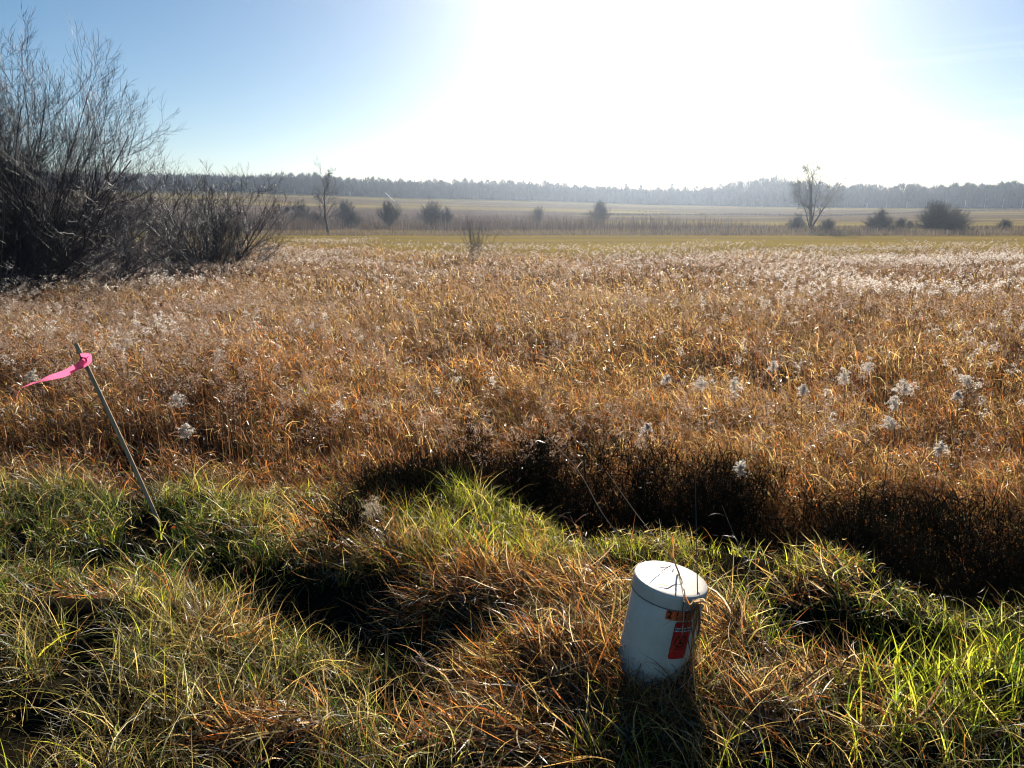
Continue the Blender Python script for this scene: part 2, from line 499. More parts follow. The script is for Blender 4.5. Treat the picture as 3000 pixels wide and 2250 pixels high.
w = {'_n': n,
     'green': .18 + 1.3 * ell_sum(px, py, GREEN),
     'lime': .10 + 1.1 * ell_sum(px, py, LIME),
     'olive': .22 + 1.1 * ell_sum(px, py, OLIV),
     'straw': .12 + .8 * ell_sum(px, py, STRW) + .3 * sstep(.5, .7, n2),
     'rust': .03 + .8 * ell_sum(px, py, RUSTM),
     'brown': .08 + .3 * ell_sum(px, py, RUSTM), 'mauve': .02, 'pale': .03 + .10 * ell_sum(px, py, STRW)}
col, ki = pick(w)
isgreen = np.isin(ki, [0, 1])
dry = ~isgreen
L = np.where(isgreen, RNG.uniform(.07, .20, n), RNG.uniform(.09, .27, n)) * (.7 + .6 * n2)
W = np.where(isgreen, RNG.uniform(.0022, .0058, n), RNG.uniform(.0012, .0042, n))
lime = ki == 1
W = np.where(lime & (RNG.random(n) < .16), RNG.uniform(.005, .009, n), W)
L = np.where(lime, L * 1.15, L) * (1 - .55 * sstep(-.5, .05, y - np.interp(x, EDGE_X, EDGE_Y)) * sstep(-.6, 0, x))
L = L * (.30 + 1.4 * fbm(x, y, .28, 95))
az = np.where(RNG.random(n) < .25, RNG.normal(math.pi * .93, .9, n), RNG.uniform(0, 2 * math.pi, n))
th0 = np.where(isgreen, np.abs(RNG.normal(.25, .25, n)), np.abs(RNG.normal(.55, .38, n)))
bend = np.where(isgreen, RNG.uniform(.2, 1.3, n), RNG.uniform(.3, 1.7, n))
rootz = z - .01 + np.where(dry, RNG.random(n) * .05, 0)
V, Fq, C_ = blades(np.stack([x, y, rootz], 1), L, W, az, th0, bend, 4, col=col, curl=RNG.normal(0, .35, n))
g = Acc(); g.add(V, Fq, C_)
# broken bits of thatch caught between the living blades
k = 45000
i = RNG.integers(0, n, k)
Q = np.stack([x[i] + RNG.normal(0, .03, k), y[i] + RNG.normal(0, .03, k), z[i] + RNG.random(k) ** 1.5 * .09], 1)
c, _ = pick({'_n': k, 'straw': 1, 'brown': 1, 'pale': .5, 'rust': .5, 'mauve': .5})
V, Fq, C_ = blades(Q, RNG.uniform(.015, .07, k), RNG.uniform(.0015, .006, k), RNG.uniform(0, 6.28, k), RNG.uniform(.9, 2.0, k), RNG.uniform(-1.2, 1.2, k), 3, twist=RNG.uniform(0, 3.1, k), col=c, curl=RNG.normal(0, 1, k))
g.add(V, Fq, C_)
o = g.obj('bank_grass', M_grass)
tag(o, 'short green and yellow grass growing over the near bank', 'grass', kind='stuff')
print('bank', n)

# matted, lying straw (long ribbons combed over each other)
MATS = [(1480, 1790, 300, 42, 3000, 2.95), (1700, 1800, 170, 60, 1100, 2.7), (1100, 1680, 170, 28, 600, 2.5), (1620, 2030, 260, 70, 3400, 2.9),
        (2150, 1930, 80, 90, 700, 2.3), (2220, 2150, 150, 70, 900, 2.6), (960, 1560, 140, 50, 450, 2.4), (650, 1890, 150, 50, 500, 2.2),
        (1550, 2210, 300, 50, 1200, 2.9), (1100, 1500, 100, 40, 150, 2.4), (2420, 1760, 150, 40, 450, 2.4), (1950, 2060, 140, 70, 500, 2.5),
        (800, 2170, 250, 50, 600, 2.2), (2700, 2200, 200, 40, 150, 2.5), (330, 1760, 150, 30, 350, 3.0), (2450, 2020, 160, 50, 450, 2.6)]
ms = Acc()
for (cx, cy_, rx, ry, cnt, a0) in MATS:
    qx, qy = RNG.normal(cx, rx * .6, cnt), np.minimum(RNG.normal(cy_, ry * .7, cnt), 2600)
    pts = np.array([onZ(a, b, .02) for a, b in zip(qx, qy)])
    pts[:, 2] = ground_z(pts[:, 0], pts[:, 1]) + RNG.uniform(.005, .075, cnt) * np.exp(-((qx - cx) / rx) ** 2)
    c, k_ = pick({'_n': cnt, 'rust': .7 if cx < 2000 else .3, 'straw': .8, 'brown': .3, 'pale': .3, 'olive': .08})
    fld = a0 + 2.4 * (fbm(pts[:, 0], pts[:, 1], .35, 97) - .5) * 2
    V, Fq, C_ = blades(pts, RNG.uniform(.05, .25, cnt), RNG.uniform(.0022, .0085, cnt), fld + RNG.normal(0, .95, cnt),
                       RNG.normal(1.12, .3, cnt), RNG.uniform(-.6, 1.3, cnt), 5, twist=RNG.normal(0, .9, cnt), col=c, curl=RNG.normal(0, 1.3, cnt))
    ms.add(V, Fq, C_)
o = ms.obj('matted_straw', M_straw)
tag(o, 'rust coloured flattened grass lying in swirls around the white pedestal', 'dry grass', kind='stuff')

# broad bright blades scattered on the bank at right
bl = Acc()
for (cx, cy_, rx, ry, cnt, lh) in [(2760, 2090, 330, 90, 420, .22), (2480, 1700, 200, 70, 190, .20), (2050, 1650, 110, 30, 40, .18), (1500, 1560, 260, 90, 170, .16),
                               (2560, 1880, 260, 70, 130, .17), (1680, 2240, 60, 20, 14, .2), (330, 1620, 330, 60, 160, .14), (2250, 1850, 120, 80, 60, .18), (2920, 1960, 150, 50, 90, .2)]:
    # tufts: blades share a root
    nt_ = max(2, cnt // 7)
    tx, ty = RNG.normal(cx, rx * .6, nt_), RNG.normal(cy_, ry * .7, nt_)
    T = np.array([onZ(a, b, 0.0) for a, b in zip(tx, np.minimum(ty, 2500))])
    pick_ = RNG.integers(0, nt_, cnt)
    pts = T[pick_] + RNG.normal(0, .02, (cnt, 3)) * [1, 1, 0]
    pts[:, 2] = ground_z(pts[:, 0], pts[:, 1]) - .01
    c, k_ = pick({'_n': cnt, 'lime': 1.0, 'green': .35, 'olive': .1})
    V, Fq, C_ = blades(pts, RNG.uniform(.55, 1.25, cnt) * lh * (1 - .6 * sstep(-.5, 0, pts[:, 1] - np.interp(pts[:, 0], EDGE_X, EDGE_Y))), RNG.uniform(.004, .0095, cnt), RNG.uniform(0, 6.28, cnt),
                       np.abs(RNG.normal(.25, .3, cnt)), RNG.uniform(.1, 1.1, cnt), 6, twist=RNG.normal(0, .5, cnt), col=c, prof=1.2, curl=RNG.normal(0, .3, cnt))
    bl.add(V, Fq, C_)
o = bl.obj('broad_grass', M_grass)
tag(o, 'broad bright yellow green blades in tufts on the near bank', 'grass', kind='stuff')

# ------------------------------------------------------------------ tall meadow
def meadow_h(x, y):
    """height of the tall growth"""
    h = .80 + .20 * sstep(.25, .42, -x / np.maximum(y, 1)) * sstep(5, 8, y) + .55 * (fbm(x, y, 2.6, 101) - .5) + .42 * (fbm(x, y, .8, 103) - .5)
    left = 1 - sstep(-2.4, -1.0, x)
    close = 1 - sstep(5.5, 9, y)
    h = h * (1 - left * close * .35)
    ye_ = np.interp(x, EDGE_X, EDGE_Y)
    wob = .35 * (vnoise(x, y * 0, .5, 171) - .5)
    gap = np.interp(x, [-3, -1.2, -.3, .4, 1.2, 1.8], [-.4, .1, 1.15, 1.6, 1.65, 1.55])
    st_ = y - ye_ - gap + wob - .34
    return h * sstep(.0, .22, st_) * (1 - .12 * (1 - sstep(.2, 1.4, st_)))
HOLES_M = [(2490, 930, 70, 28, .8), (2460, 880, 40, 20, .5), (380, 1250, 170, 45, 1.0), (620, 1300, 150, 40, .8), (150, 1090, 60, 20, .5), (1110, 975, 160, 22, .6), (1620, 1010, 110, 22, .5), (2250, 1090, 60, 25, .7),
           (2950, 1110, 90, 40, .9), (2760, 1090, 60, 30, .7), (2080, 900, 50, 20, .6), (700, 1180, 100, 25, .6), (2560, 890, 60, 18, .5), (1350, 1230, 140, 30, .5), (1800, 1190, 120, 30, .5), (2900, 860, 80, 20, .5),
           (900, 1240, 120, 30, .5), (1000, 870, 140, 14, .4), (300, 960, 120, 18, .5), (2350, 1260, 120, 25, .6), (2100, 1210, 100, 25, .5), (1500, 900, 160, 12, .35)]
def meadow_weights(x, y, px, py, n):
    a = fbm(x, y, 2.2, 111); b = sstep(.3, .7, fbm(x, y, 1.3, 113)); tan_ = sstep(.5, .62, fbm(x, y, 3.6, 117)); c3 = fbm(x, y, 5.5, 115)
    far = sstep(6, 17, y)
    leftm = 1 - sstep(350, 900, px)
    rightm = sstep(2100, 2700, px)
    w = {'_n': n,
         'rust': (.46 * (1 - far) * (1 - .2 * leftm) + .12) * (.5 + a),
         'brown': .5 + .9 * leftm * (1 - far) + .5 * (1 - b) * (1 - .5 * tan_),
         'straw': .24 * (1 - .6 * leftm) + .42 * b + .35 * far + .6 * tan_,
         'mauve': .12 + .8 * leftm + .45 * far,
         'pale': .035 + .07 * far + .03 * rightm,
         'olive': .06 + .22 * sstep(.55, .7, c3) * (1 - .5 * far),
         'green': .01 + .25 * (1 - sstep(5.5, 7, y)) * (1 - sstep(200, 1300, px)) + .05 * sstep(.6, .7, c3),
         'lime': .012}
    return w
def meadow_zone(y0, y1, N, wmul, lmul, seg, name, nl=1, power=1.0, hfrac=(0.2, 1.0), ku=.80):
    t = RNG.random(N) ** power
    y = y0 + (y1 - y0) * t
    x = RNG.uniform(-1, 1, N) * (ku * y + 1.9)
    h = meadow_h(x, y)
    ok = (h > .12) & (y < 46 + 16 * (1 - sstep(-14, -2, x)) + 6 * (vnoise(x, y * 0, 4, 9) - .5))
    tu = fbm(x, y, .45, 121)
    ok &= RNG.random(N) < .10 + 1.1 * sstep(.36, .62, tu)
    x, y, h, tu = x[ok], y[ok], h[ok], tu[ok]
    n = len(x)
    gz = ground_z(x, y)
    qx_, qy_ = proj(x, y, gz + .7)
    hole = np.clip(ell_sum(qx_, qy_, HOLES_M), 0, 1)
    kp = RNG.random(n) > hole * .55
    x, y, h, tu, gz, hole = x[kp], y[kp], h[kp], tu[kp], gz[kp], hole[kp]; n = len(x)
    h = h * (1 - .38 * hole)
    h = h * (.80 + .5 * (tu - .4)) * (1 - .16 * sstep(16, 24, y))
    f = RNG.uniform(*hfrac, n) ** .7
    L = (.08 + .32 * RNG.random(n) ** 1.5) * lmul
    zr = gz + np.maximum(h * f - L * .6, 0)
    px, py = proj(x, y, gz + h)
    col, ki = pick(meadow_weights(x, y, px, py, n))
    W = (.002 + .0065 * RNG.random(n) ** 1.8) * wmul
    fld = math.pi + 1.3 * (fbm(x, y, 1.8, 131) - .5) * 2
    az = np.where(RNG.random(n) < .5, fld + RNG.normal(0, .8, n), RNG.uniform(0, 6.283, n))
    th0 = np.abs(RNG.normal(.45, .45, n)); bend = RNG.uniform(.0, 3.0, n)
    V, Fq, C_ = blades(np.stack([x, y, zr], 1), L, W, az, th0, bend, seg, col=col, twist=RNG.normal(0, 1.0, n), curl=RNG.normal(0, .5, n))
    a = Acc(); a.add(V, Fq, C_)
    # upright stalks reaching the ground
    m = int(n * .16)
    i = RNG.choice(n, m, replace=False)
    c2, _ = pick({'_n': m, 'brown': 1, 'straw': .7, 'rust': .4, 'mauve': .5})
    V, Fq, C_ = blades(np.stack([x[i], y[i], gz[i]], 1), h[i] * RNG.uniform(.75, 1.2, m), RNG.uniform(.002, .004, m) * wmul,
                       fld[i] + RNG.normal(0, .6, m), np.abs(RNG.normal(.08, .1, m)), RNG.uniform(.1, .7, m), max(seg, 2), col=c2 * .8)
    a.add(V, Fq, C_)
    o = a.obj(name, M_straw)
    print(name, n)
    return o
o = meadow_zone(3.2, 9.5, 360000, 1.2, .9, 4, 'meadow_grass', power=.9)
tag(o, 'tall tangled rust and brown grass rising behind the dark ditch', 'grass', kind='stuff')
o = meadow_zone(9.5, 22, 330000, 2.1, 1.1, 3, 'meadow_grass', power=1.0)
tag(o, 'orange brown dry grass across the middle of the meadow', 'grass', kind='stuff')
o = meadow_zone(22, 62, 230000, 4.0, 1.3, 2, 'meadow_grass', power=1.2)
tag(o, 'tan and mauve dry grass at the far side of the meadow', 'grass', kind='stuff')

# ------------------------------------------------------------------ goldenrod: fluffy plumes on dark stems
def plume_quads(P, size, cnt, fluff, seed_cols, lean=None):
    """P (n,3) plume base; each becomes cnt small ribbons spread over an arched panicle"""
    n = len(P)
    a0 = RNG.uniform(0, 6.283, n) if lean is None else lean
    Pn = np.repeat(P, cnt, 0); s = np.repeat(size, cnt); a = np.repeat(a0, cnt)
    t = RNG.random(n * cnt)
    arch = np.stack([np.cos(a) * t ** 2 * .55, np.sin(a) * t ** 2 * .55, t * .95 - .25 * t ** 2], 1) * s[:, None]
    rad = (1 - t * .75) * .30 * s
    ph = RNG.uniform(0, 6.283, n * cnt); rr = np.sqrt(RNG.random(n * cnt)) * rad
    off = np.stack([np.cos(ph) * rr, np.sin(ph) * rr, RNG.uniform(-.1, .25, n * cnt) * rad], 1)
    Q = Pn + arch + off
    c = seed_cols[RNG.integers(0, len(seed_cols), n * cnt)] * RNG.uniform(.8, 1.15, (n * cnt, 1))
    return blades(Q, fluff * RNG.uniform(.7, 1.5, n * cnt), fluff * RNG.uniform(.35, .8, n * cnt), ph, RNG.uniform(.2, 1.4, n * cnt),
                  RNG.uniform(.2, 1.5, n * cnt), 2, twist=RNG.uniform(0, 3.14, n * cnt), col=c, prof=1.6)
def plume_detail(P, size, nb, bits, fluff, cols):
    """arching one-sided branchlets beaded with fluff"""
    n = len(P)
    Q = np.repeat(P, nb, 0); S = np.repeat(size, nb); m = n * nb
    main = np.repeat(RNG.uniform(0, 6.283, n), nb)
    hh = RNG.random(m)
    Q = Q + np.stack([np.zeros(m), np.zeros(m), (hh - .75) * .9 * S], 1)
    ph = main + RNG.normal(0, 1.0, m)
    ln = S * (.75 - .5 * hh) * RNG.uniform(.6, 1.2, m)
    t = RNG.random((m, bits))
    out_ = t * ln[:, None]
    up_ = (t * 1.1 - t ** 2 * RNG.uniform(.6, 1.5, m)[:, None]) * ln[:, None]
    B = np.stack([np.cos(ph)[:, None] * out_, np.sin(ph)[:, None] * out_, up_], -1) + Q[:, None, :]
    B = B + RNG.normal(0, 1, B.shape) * (S * .035)[:, None, None]
    B = B.reshape(-1, 3); k = len(B)
    c = cols[RNG.integers(0, len(cols), k)] * RNG.uniform(.65, 1.15, (k, 1))
    return blades(B, fluff * RNG.uniform(.6, 1.6, k), fluff * RNG.uniform(.4, .9, k), RNG.uniform(0, 6.28, k), RNG.uniform(.2, 1.8, k), RNG.uniform(.2, 1.5, k), 2,
                  twist=RNG.uniform(0, 3.14, k), col=c, prof=1.6)
FLUFF = np.array([[.84, .78, .70], [.88, .84, .78], [.76, .68, .58], [.62, .50, .42]])
DULL = np.array([[.42, .30, .21], [.34, .24, .18], [.50, .37, .27], [.26, .17, .13]])
gr = Acc(); st = Acc()
def scatter_goldenrod(N, y0, y1, hmul, size, cnt, fluff, prob, stemw, detail=False, cols=None):
    cols = FLUFF if cols is None else cols
    y = RNG.uniform(y0, y1, N); x = RNG.uniform(-1, 1, N) * (.80 * y + 1)
    px, py = proj(x, y, np.full(N, 0.0))
    ok = RNG.random(N) < prob(x, y, px)
    ok &= y < 45 + 16 * (1 - sstep(-14, -2, x)) + 5 * (vnoise(x, y * 0, 3, 9) - .5)
    x, y = x[ok], y[ok]
    n = len(x)
    gz = ground_z(x, y)
    h = (.86 + .30 * (fbm(x, y, 2.6, 101) - .5) + RNG.normal(0, .07, n) + .05) * hmul
    P = np.stack([x, y, gz + h], 1)
    V, Fq, C_ = plume_detail(P, RNG.uniform(.5, 1.5, n) * size, 9, cnt // 9, fluff, cols) if detail else plume_quads(P, RNG.uniform(.7, 1.3, n) * size, cnt, fluff, cols)
    gr.add(V, Fq, C_)
    c2, _ = pick({'_n': n, 'brown': 1, 'mauve': .3})
    V, Fq, C_ = blades(np.stack([x, y, gz], 1), h + .04, np.full(n, stemw), RNG.uniform(0, 6.28, n), np.zeros(n), np.full(n, .08), 1, col=c2 * .5, prof=6)
    st.add(V, Fq, C_)
    # withered leaves down the stem
    k = 3
    f = RNG.uniform(.35, .95, n * k)
    Q = np.repeat(np.stack([x, y, gz], 1), k, 0); Q[:, 2] += np.repeat(h, k) * f
    c2, _ = pick({'_n': n * k, 'brown': 1, 'mauve': .6, 'straw': .3})
    V, Fq, C_ = blades(Q, RNG.uniform(.05, .11, n * k), np.full(n * k, stemw * 1.7), RNG.uniform(0, 6.28, n * k), RNG.uniform(.5, 1.5, n * k), RNG.uniform(.3, 1.2, n * k), 2, col=c2 * .8)
    st.add(V, Fq, C_)
    print('goldenrod', n)
scatter_goldenrod(20000, 20, 62, 1.06, .16, 13, .038, lambda x, y, px: (.25 + .75 * sstep(24, 30, y)) * (.06 + 1.0 * sstep(.34, .52, fbm(x, y, 4.0, 141))), .026, False, np.concatenate([FLUFF * .75, DULL]))
scatter_goldenrod(10000, 15, 31, 1.10, .15, 20, .024,
                  lambda x, y, px: .05 + np.maximum(.9 * sstep(2000, 2500, px + 12 * (y - 20)), .8 * (1 - sstep(250, 800, px))) * sstep(.38, .55, fbm(x, y, 3.0, 143)), .010)
scatter_goldenrod(3600, 5.6, 18, 1.08, .13, 170, .0095,
                  lambda x, y, px: .03 + .38 * sstep(.50, .65, fbm(x, y, 1.6, 145)) * np.maximum(sstep(1900, 2400, px), .9 * (1 - sstep(250, 900, px))), .005, True)
scatter_goldenrod(7000, 5.0, 17, 1.06, .14, 90, .0085,
                  lambda x, y, px: .05 + .55 * sstep(.45, .6, fbm(x, y, 1.3, 147)) + .45 * (1 - sstep(500, 1100, px)), .006, True, DULL)
scatter_goldenrod(14000, 12, 34, 1.05, .17, 20, .022,
                  lambda x, y, px: .10 + .6 * sstep(.45, .58, fbm(x, y, 2.6, 149)) + .4 * (1 - sstep(500, 1100, px)), .011, False, DULL)
o = gr.obj('goldenrod_seed_heads', M_fluff)
tag(o, 'mass of pale fluffy goldenrod seed heads over the far meadow', 'seed heads', kind='stuff')
o = st.obj('goldenrod_stems', M_straw)
tag(o, 'dark upright goldenrod stems and withered leaves in the far meadow', 'stems', kind='stuff')

# ditch weeds coloured near black: the ditch's shade is painted into them
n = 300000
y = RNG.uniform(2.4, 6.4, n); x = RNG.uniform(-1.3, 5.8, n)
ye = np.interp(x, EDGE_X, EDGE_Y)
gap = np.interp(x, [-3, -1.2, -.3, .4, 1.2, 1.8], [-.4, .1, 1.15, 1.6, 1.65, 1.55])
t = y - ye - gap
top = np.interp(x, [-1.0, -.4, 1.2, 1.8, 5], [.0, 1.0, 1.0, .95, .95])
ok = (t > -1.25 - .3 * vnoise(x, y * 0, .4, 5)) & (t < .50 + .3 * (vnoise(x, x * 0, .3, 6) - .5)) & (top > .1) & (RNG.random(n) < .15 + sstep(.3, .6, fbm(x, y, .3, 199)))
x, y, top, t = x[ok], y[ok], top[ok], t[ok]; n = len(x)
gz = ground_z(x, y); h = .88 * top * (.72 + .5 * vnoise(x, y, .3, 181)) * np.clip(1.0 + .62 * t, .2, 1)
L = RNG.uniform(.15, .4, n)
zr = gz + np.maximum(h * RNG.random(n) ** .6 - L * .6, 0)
c = np.array([(.012, .008, .005), (.020, .013, .008), (.010, .014, .005)])[RNG.integers(0, 3, n)]  # near-black blade colours stand in for shade
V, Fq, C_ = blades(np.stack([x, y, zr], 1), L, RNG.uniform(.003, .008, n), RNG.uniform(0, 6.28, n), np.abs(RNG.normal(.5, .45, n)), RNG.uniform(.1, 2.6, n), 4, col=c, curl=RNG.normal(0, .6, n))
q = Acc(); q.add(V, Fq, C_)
tag(q.obj('ditch_shade_weeds', M_shade_weed), 'weeds blackened as painted shade, lining the ditch behind the pedestal', 'weeds', kind='stuff')

# individual goldenrods nearer the camera
def place_top(px, py, Y):
    return atY(px, py, Y)
GOLD = [(2150, 1095, 6.6, .16, 'fluffy white goldenrod head left of the pale cluster in the right meadow'),
        (2170, 1345, 4.9, .13, 'curled white goldenrod head hanging over the black ditch'),
        (2265, 1045, 7.6, .14, 'small goldenrod plume above and right of the broad white one'),
        (2545, 1040, 7.4, .19, 'tallest bright white goldenrod plume in the right meadow'),
        (2475, 1070, 7.0, .17, 'round white goldenrod head just left of the tallest plume'),
        (2650, 1105, 6.4, .16, 'spreading white goldenrod head right of the tallest plume'),
        (2625, 1150, 6.0, .14, 'low white goldenrod head under the spreading one'),
        (2835, 1085, 6.6, .15, 'white goldenrod head near the right edge above dark red stems'),
        (2805, 1135, 6.2, .12, 'small white goldenrod head near the right edge, lower of two'),
        (2755, 1290, 5.1, .13, 'faded goldenrod head over the rusty clump at right'),
        (2050, 1100, 6.7, .14, 'wispy tan goldenrod plume in the centre right meadow'),
        (1955, 1090, 6.8, .13, 'thin tan goldenrod plume, leftmost of the right meadow row'),
        (2610, 1210, 5.5, .12, 'short goldenrod head between the ditch and the white cluster'),
        (2350, 1120, 6.2, .12, 'loose goldenrod head beside dark stems in the right meadow'),
        (640, 1015, 7.2, .15, 'pale goldenrod head standing among brown grass at left'),
        (95, 1075, 6.0, .13, 'feathery goldenrod head behind the pink ribbon'),
        (520, 1140, 5.6, .13, 'drooping goldenrod head right of the wooden stake'),
        (540, 1230, 5.0, .14, 'pale tangled goldenrod head right of the stake, lowest at left'),
        (1085, 1455, 3.15, .13, 'cream fluffy plume on a dark stem in the near green grass'),
        (1225, 1915, 2.45, .045, 'tiny cream plume on a thin stem low in the foreground'),
        (1895, 1230, 5.6, .10, 'small grey goldenrod head above the ditch centre'),
        (370, 975, 8.0, .14, 'mauve goldenrod plume behind the top of the stake')]
for (qx, qy, Y, sz, lab) in GOLD:
    T = atY(qx, qy + 20 * sz / .15, Y)
    gz = float(ground_z(T[0], T[1]))
    root = np.array([T[0] + RNG.uniform(-.08, .12), T[1] + RNG.uniform(-.05, .1), gz])
    if qx == 1085: root = onZ(1150, 1700, 0.0)
    if qx == 1225: root = onZ(1262, 2040, 0.0)
    e = empty('goldenrod_plant', root, lab, 'goldenrod', 'dead goldenrod plants')
    t_ = np.linspace(0, 1, 7)[:, None]
    ln = (root * (1 - t_) + T * t_) + np.array([.03, 0, 0]) * np.sin(t_ * 3.14) - root
    V, Fq = tubes([(ln, np.linspace(.0045, .002, 7))], 5)
    link('stem', mesh_np('stem', V, Fq, None, True), M_twig, e)
    h_acc = Acc()
    nb = 7 if sz > .08 else 3
    bp = np.repeat((T - root)[None], nb, 0) + RNG.normal(0, .11 * sz, (nb, 3)) - [0, 0, .1 * sz]
    V, Fq, C_ = plume_detail(bp, np.full(nb, sz) * RNG.uniform(.35, 1.0, nb), 8, 34 if Y > 4 else 60, (.0068 if Y > 4 else .0032) if sz > .08 else .003, FLUFF if Y > 4 else np.array([[.62, .50, .36], [.72, .62, .48], [.45, .34, .22]]))
    h_acc.add(V, Fq, C_)
    h_acc.obj('seed_head', M_fluff, e)
    k = 16
    f = RNG.uniform(.3, .97, k)[:, None]
    Q = (T - root)[None] * f
    c2, _ = pick({'_n': k, 'brown': 1, 'mauve': .6, 'straw': .3})
    V, Fq, C_ = blades(Q, RNG.uniform(.03, .09, k), RNG.uniform(.004, .009, k), RNG.uniform(0, 6.28, k), RNG.uniform(.8, 1.9, k), RNG.uniform(.3, 1.6, k), 4, col=c2 * .8)
    lf_ = Acc(); lf_.add(V, Fq, C_)
    lf_.obj('withered_leaves', M_straw, e)

# ------------------------------------------------------------------ white cable pedestal
Ct = atD(1966, 1693, 2.55)
wv = ray(1966, 1693); wv /= np.linalg.norm(wv)
upc = np.array([0, SP, CP]); iu = upc - wv * (upc @ wv); iu /= np.linalg.norm(iu)
ir = np.cross(wv, iu)
ang = math.radians(12.5)
nperp = iu * math.cos(ang) + ir * math.sin(ang)
ea = math.radians(25.5)
AX = nperp * math.cos(ea) - wv * math.sin(ea)
AX /= np.linalg.norm(AX)
print('pedestal lean deg', math.degrees(math.acos(AX[2])), AX)
PR = .1325
xa = np.cross(AX, np.array([0, 1.0, 0])); xa /= np.linalg.norm(xa)      # local x (to image right-ish)
if xa[0] < 0: xa = -xa
ya = np.cross(AX, xa)                                                    # local y (away from the camera)
PL = .62
Bp = Ct - AX * PL
Mp = Matrix(((xa[0], ya[0], AX[0], Bp[0]), (xa[1], ya[1], AX[1], Bp[1]), (xa[2], ya[2], AX[2], Bp[2]), (0, 0, 0, 1)))
ped = empty('cable_pedestal', (0, 0, 0), 'leaning white plastic utility pedestal with numbered orange tiles and red warning sticker', 'utility pedestal')
ped.matrix_world = Mp
def lathe(prof, n=96):
    prof = np.array(prof); k = len(prof)
    an = np.linspace(0, 2 * math.pi, n, endpoint=False)
    V = np.stack([prof[:, None, 0] * np.cos(an), prof[:, None, 0] * np.sin(an), np.broadcast_to(prof[:, None, 1], (k, n))], -1).reshape(-1, 3)
    i = np.arange(k - 1)[:, None] * n; j = np.arange(n)[None]; j2 = (j + 1) % n
    Fq = np.stack([i + j, i + j2, i + n + j2, i + n + j], -1).reshape(-1, 4)
    return V, Fq
def mat_plastic():
    m, t, p, o = mat_new('white_plastic')
    tcx = t.nodes.new('ShaderNodeTexCoord')
    n = t.nodes.new('ShaderNodeTexNoise'); n.inputs['Scale'].default_value = 6; n.inputs['Detail'].default_value = 8
    n2 = t.nodes.new('ShaderNodeTexNoise'); n2.inputs['Scale'].default_value = 22; n2.inputs['Detail'].default_value = 4
    mpx = t.nodes.new('ShaderNodeMapping'); mpx.inputs['Scale'].default_value = (3, 3, .6)
    r = t.nodes.new('ShaderNodeValToRGB')
    r.color_ramp.elements[0].position = .25; r.color_ramp.elements[0].color = (.50, .42, .33, 1)
    r.color_ramp.elements[1].position = .55; r.color_ramp.elements[1].color = (.66, .57, .47, 1)
    r2 = t.nodes.new('ShaderNodeValToRGB')
    r2.color_ramp.elements[0].position = .30; r2.color_ramp.elements[0].color = (.45, .43, .38, 1)
    r2.color_ramp.elements[1].position = .42; r2.color_ramp.elements[1].color = (1, 1, 1, 1)
    mx = t.nodes.new('ShaderNodeMixRGB'); mx.blend_type = 'MULTIPLY'; mx.inputs['Fac'].default_value = .16
    t.links.new(tcx.outputs['Object'], n.inputs['Vector'])
    t.links.new(tcx.outputs['Object'], mpx.inputs['Vector']); t.links.new(mpx.outputs[0], n2.inputs['Vector'])
    t.links.new(n.outputs['Fac'], r.inputs[0]); t.links.new(n2.outputs['Fac'], r2.inputs[0])
    t.links.new(r.outputs[0], mx.inputs['Color1']); t.links.new(r2.outputs[0], mx.inputs['Color2'])
    t.links.new(mx.outputs[0], p.inputs['Base Color'])
    b = t.nodes.new('ShaderNodeBump'); b.inputs['Strength'].default_value = .15; b.inputs['Distance'].default_value = .002
    t.links.new(n2.outputs['Fac'], b.inputs['Height']); t.links.new(b.outputs[0], p.inputs['Normal'])
    p.inputs['Roughness'].default_value = .33
    p.inputs['Specular IOR Level'].default_value = .6
    return m
M_plast = mat_plastic()
CAPH = .052
V, Fq = lathe([(PR - .006, -.05), (PR - .004, .1), (PR - .0035, PL - CAPH - .004), (PR - .012, PL - CAPH + .01)])
link('body', mesh_np('body', V, Fq, None, True), M_plast, ped)
V, Fq = lathe([(PR - .003, PL - CAPH), (PR, PL - CAPH + .0006), (PR + .0005, PL - CAPH + .003), (PR, PL - .008), (PR - .0015, PL - .003), (PR - .006, PL - .0006), (PR - .02, PL), (PR * .5, PL + .002), (0.0005, PL + .003)])
link('cap', mesh_np('cap', V, Fq, None, True), M_plast, ped)
V, Fq = lathe([(PR - .0034, PL - CAPH - .003), (PR + .0006, PL - CAPH - .003), (PR + .0006, PL - CAPH - .0005), (PR - .0034, PL - CAPH - .0005)])
link('cap_seam', mesh_np('cap_seam', V, Fq, None, True), mat_simple('seam_gap_grey', (.16, .16, .16), .7), ped)  # plain grey ring at the joint under the cap

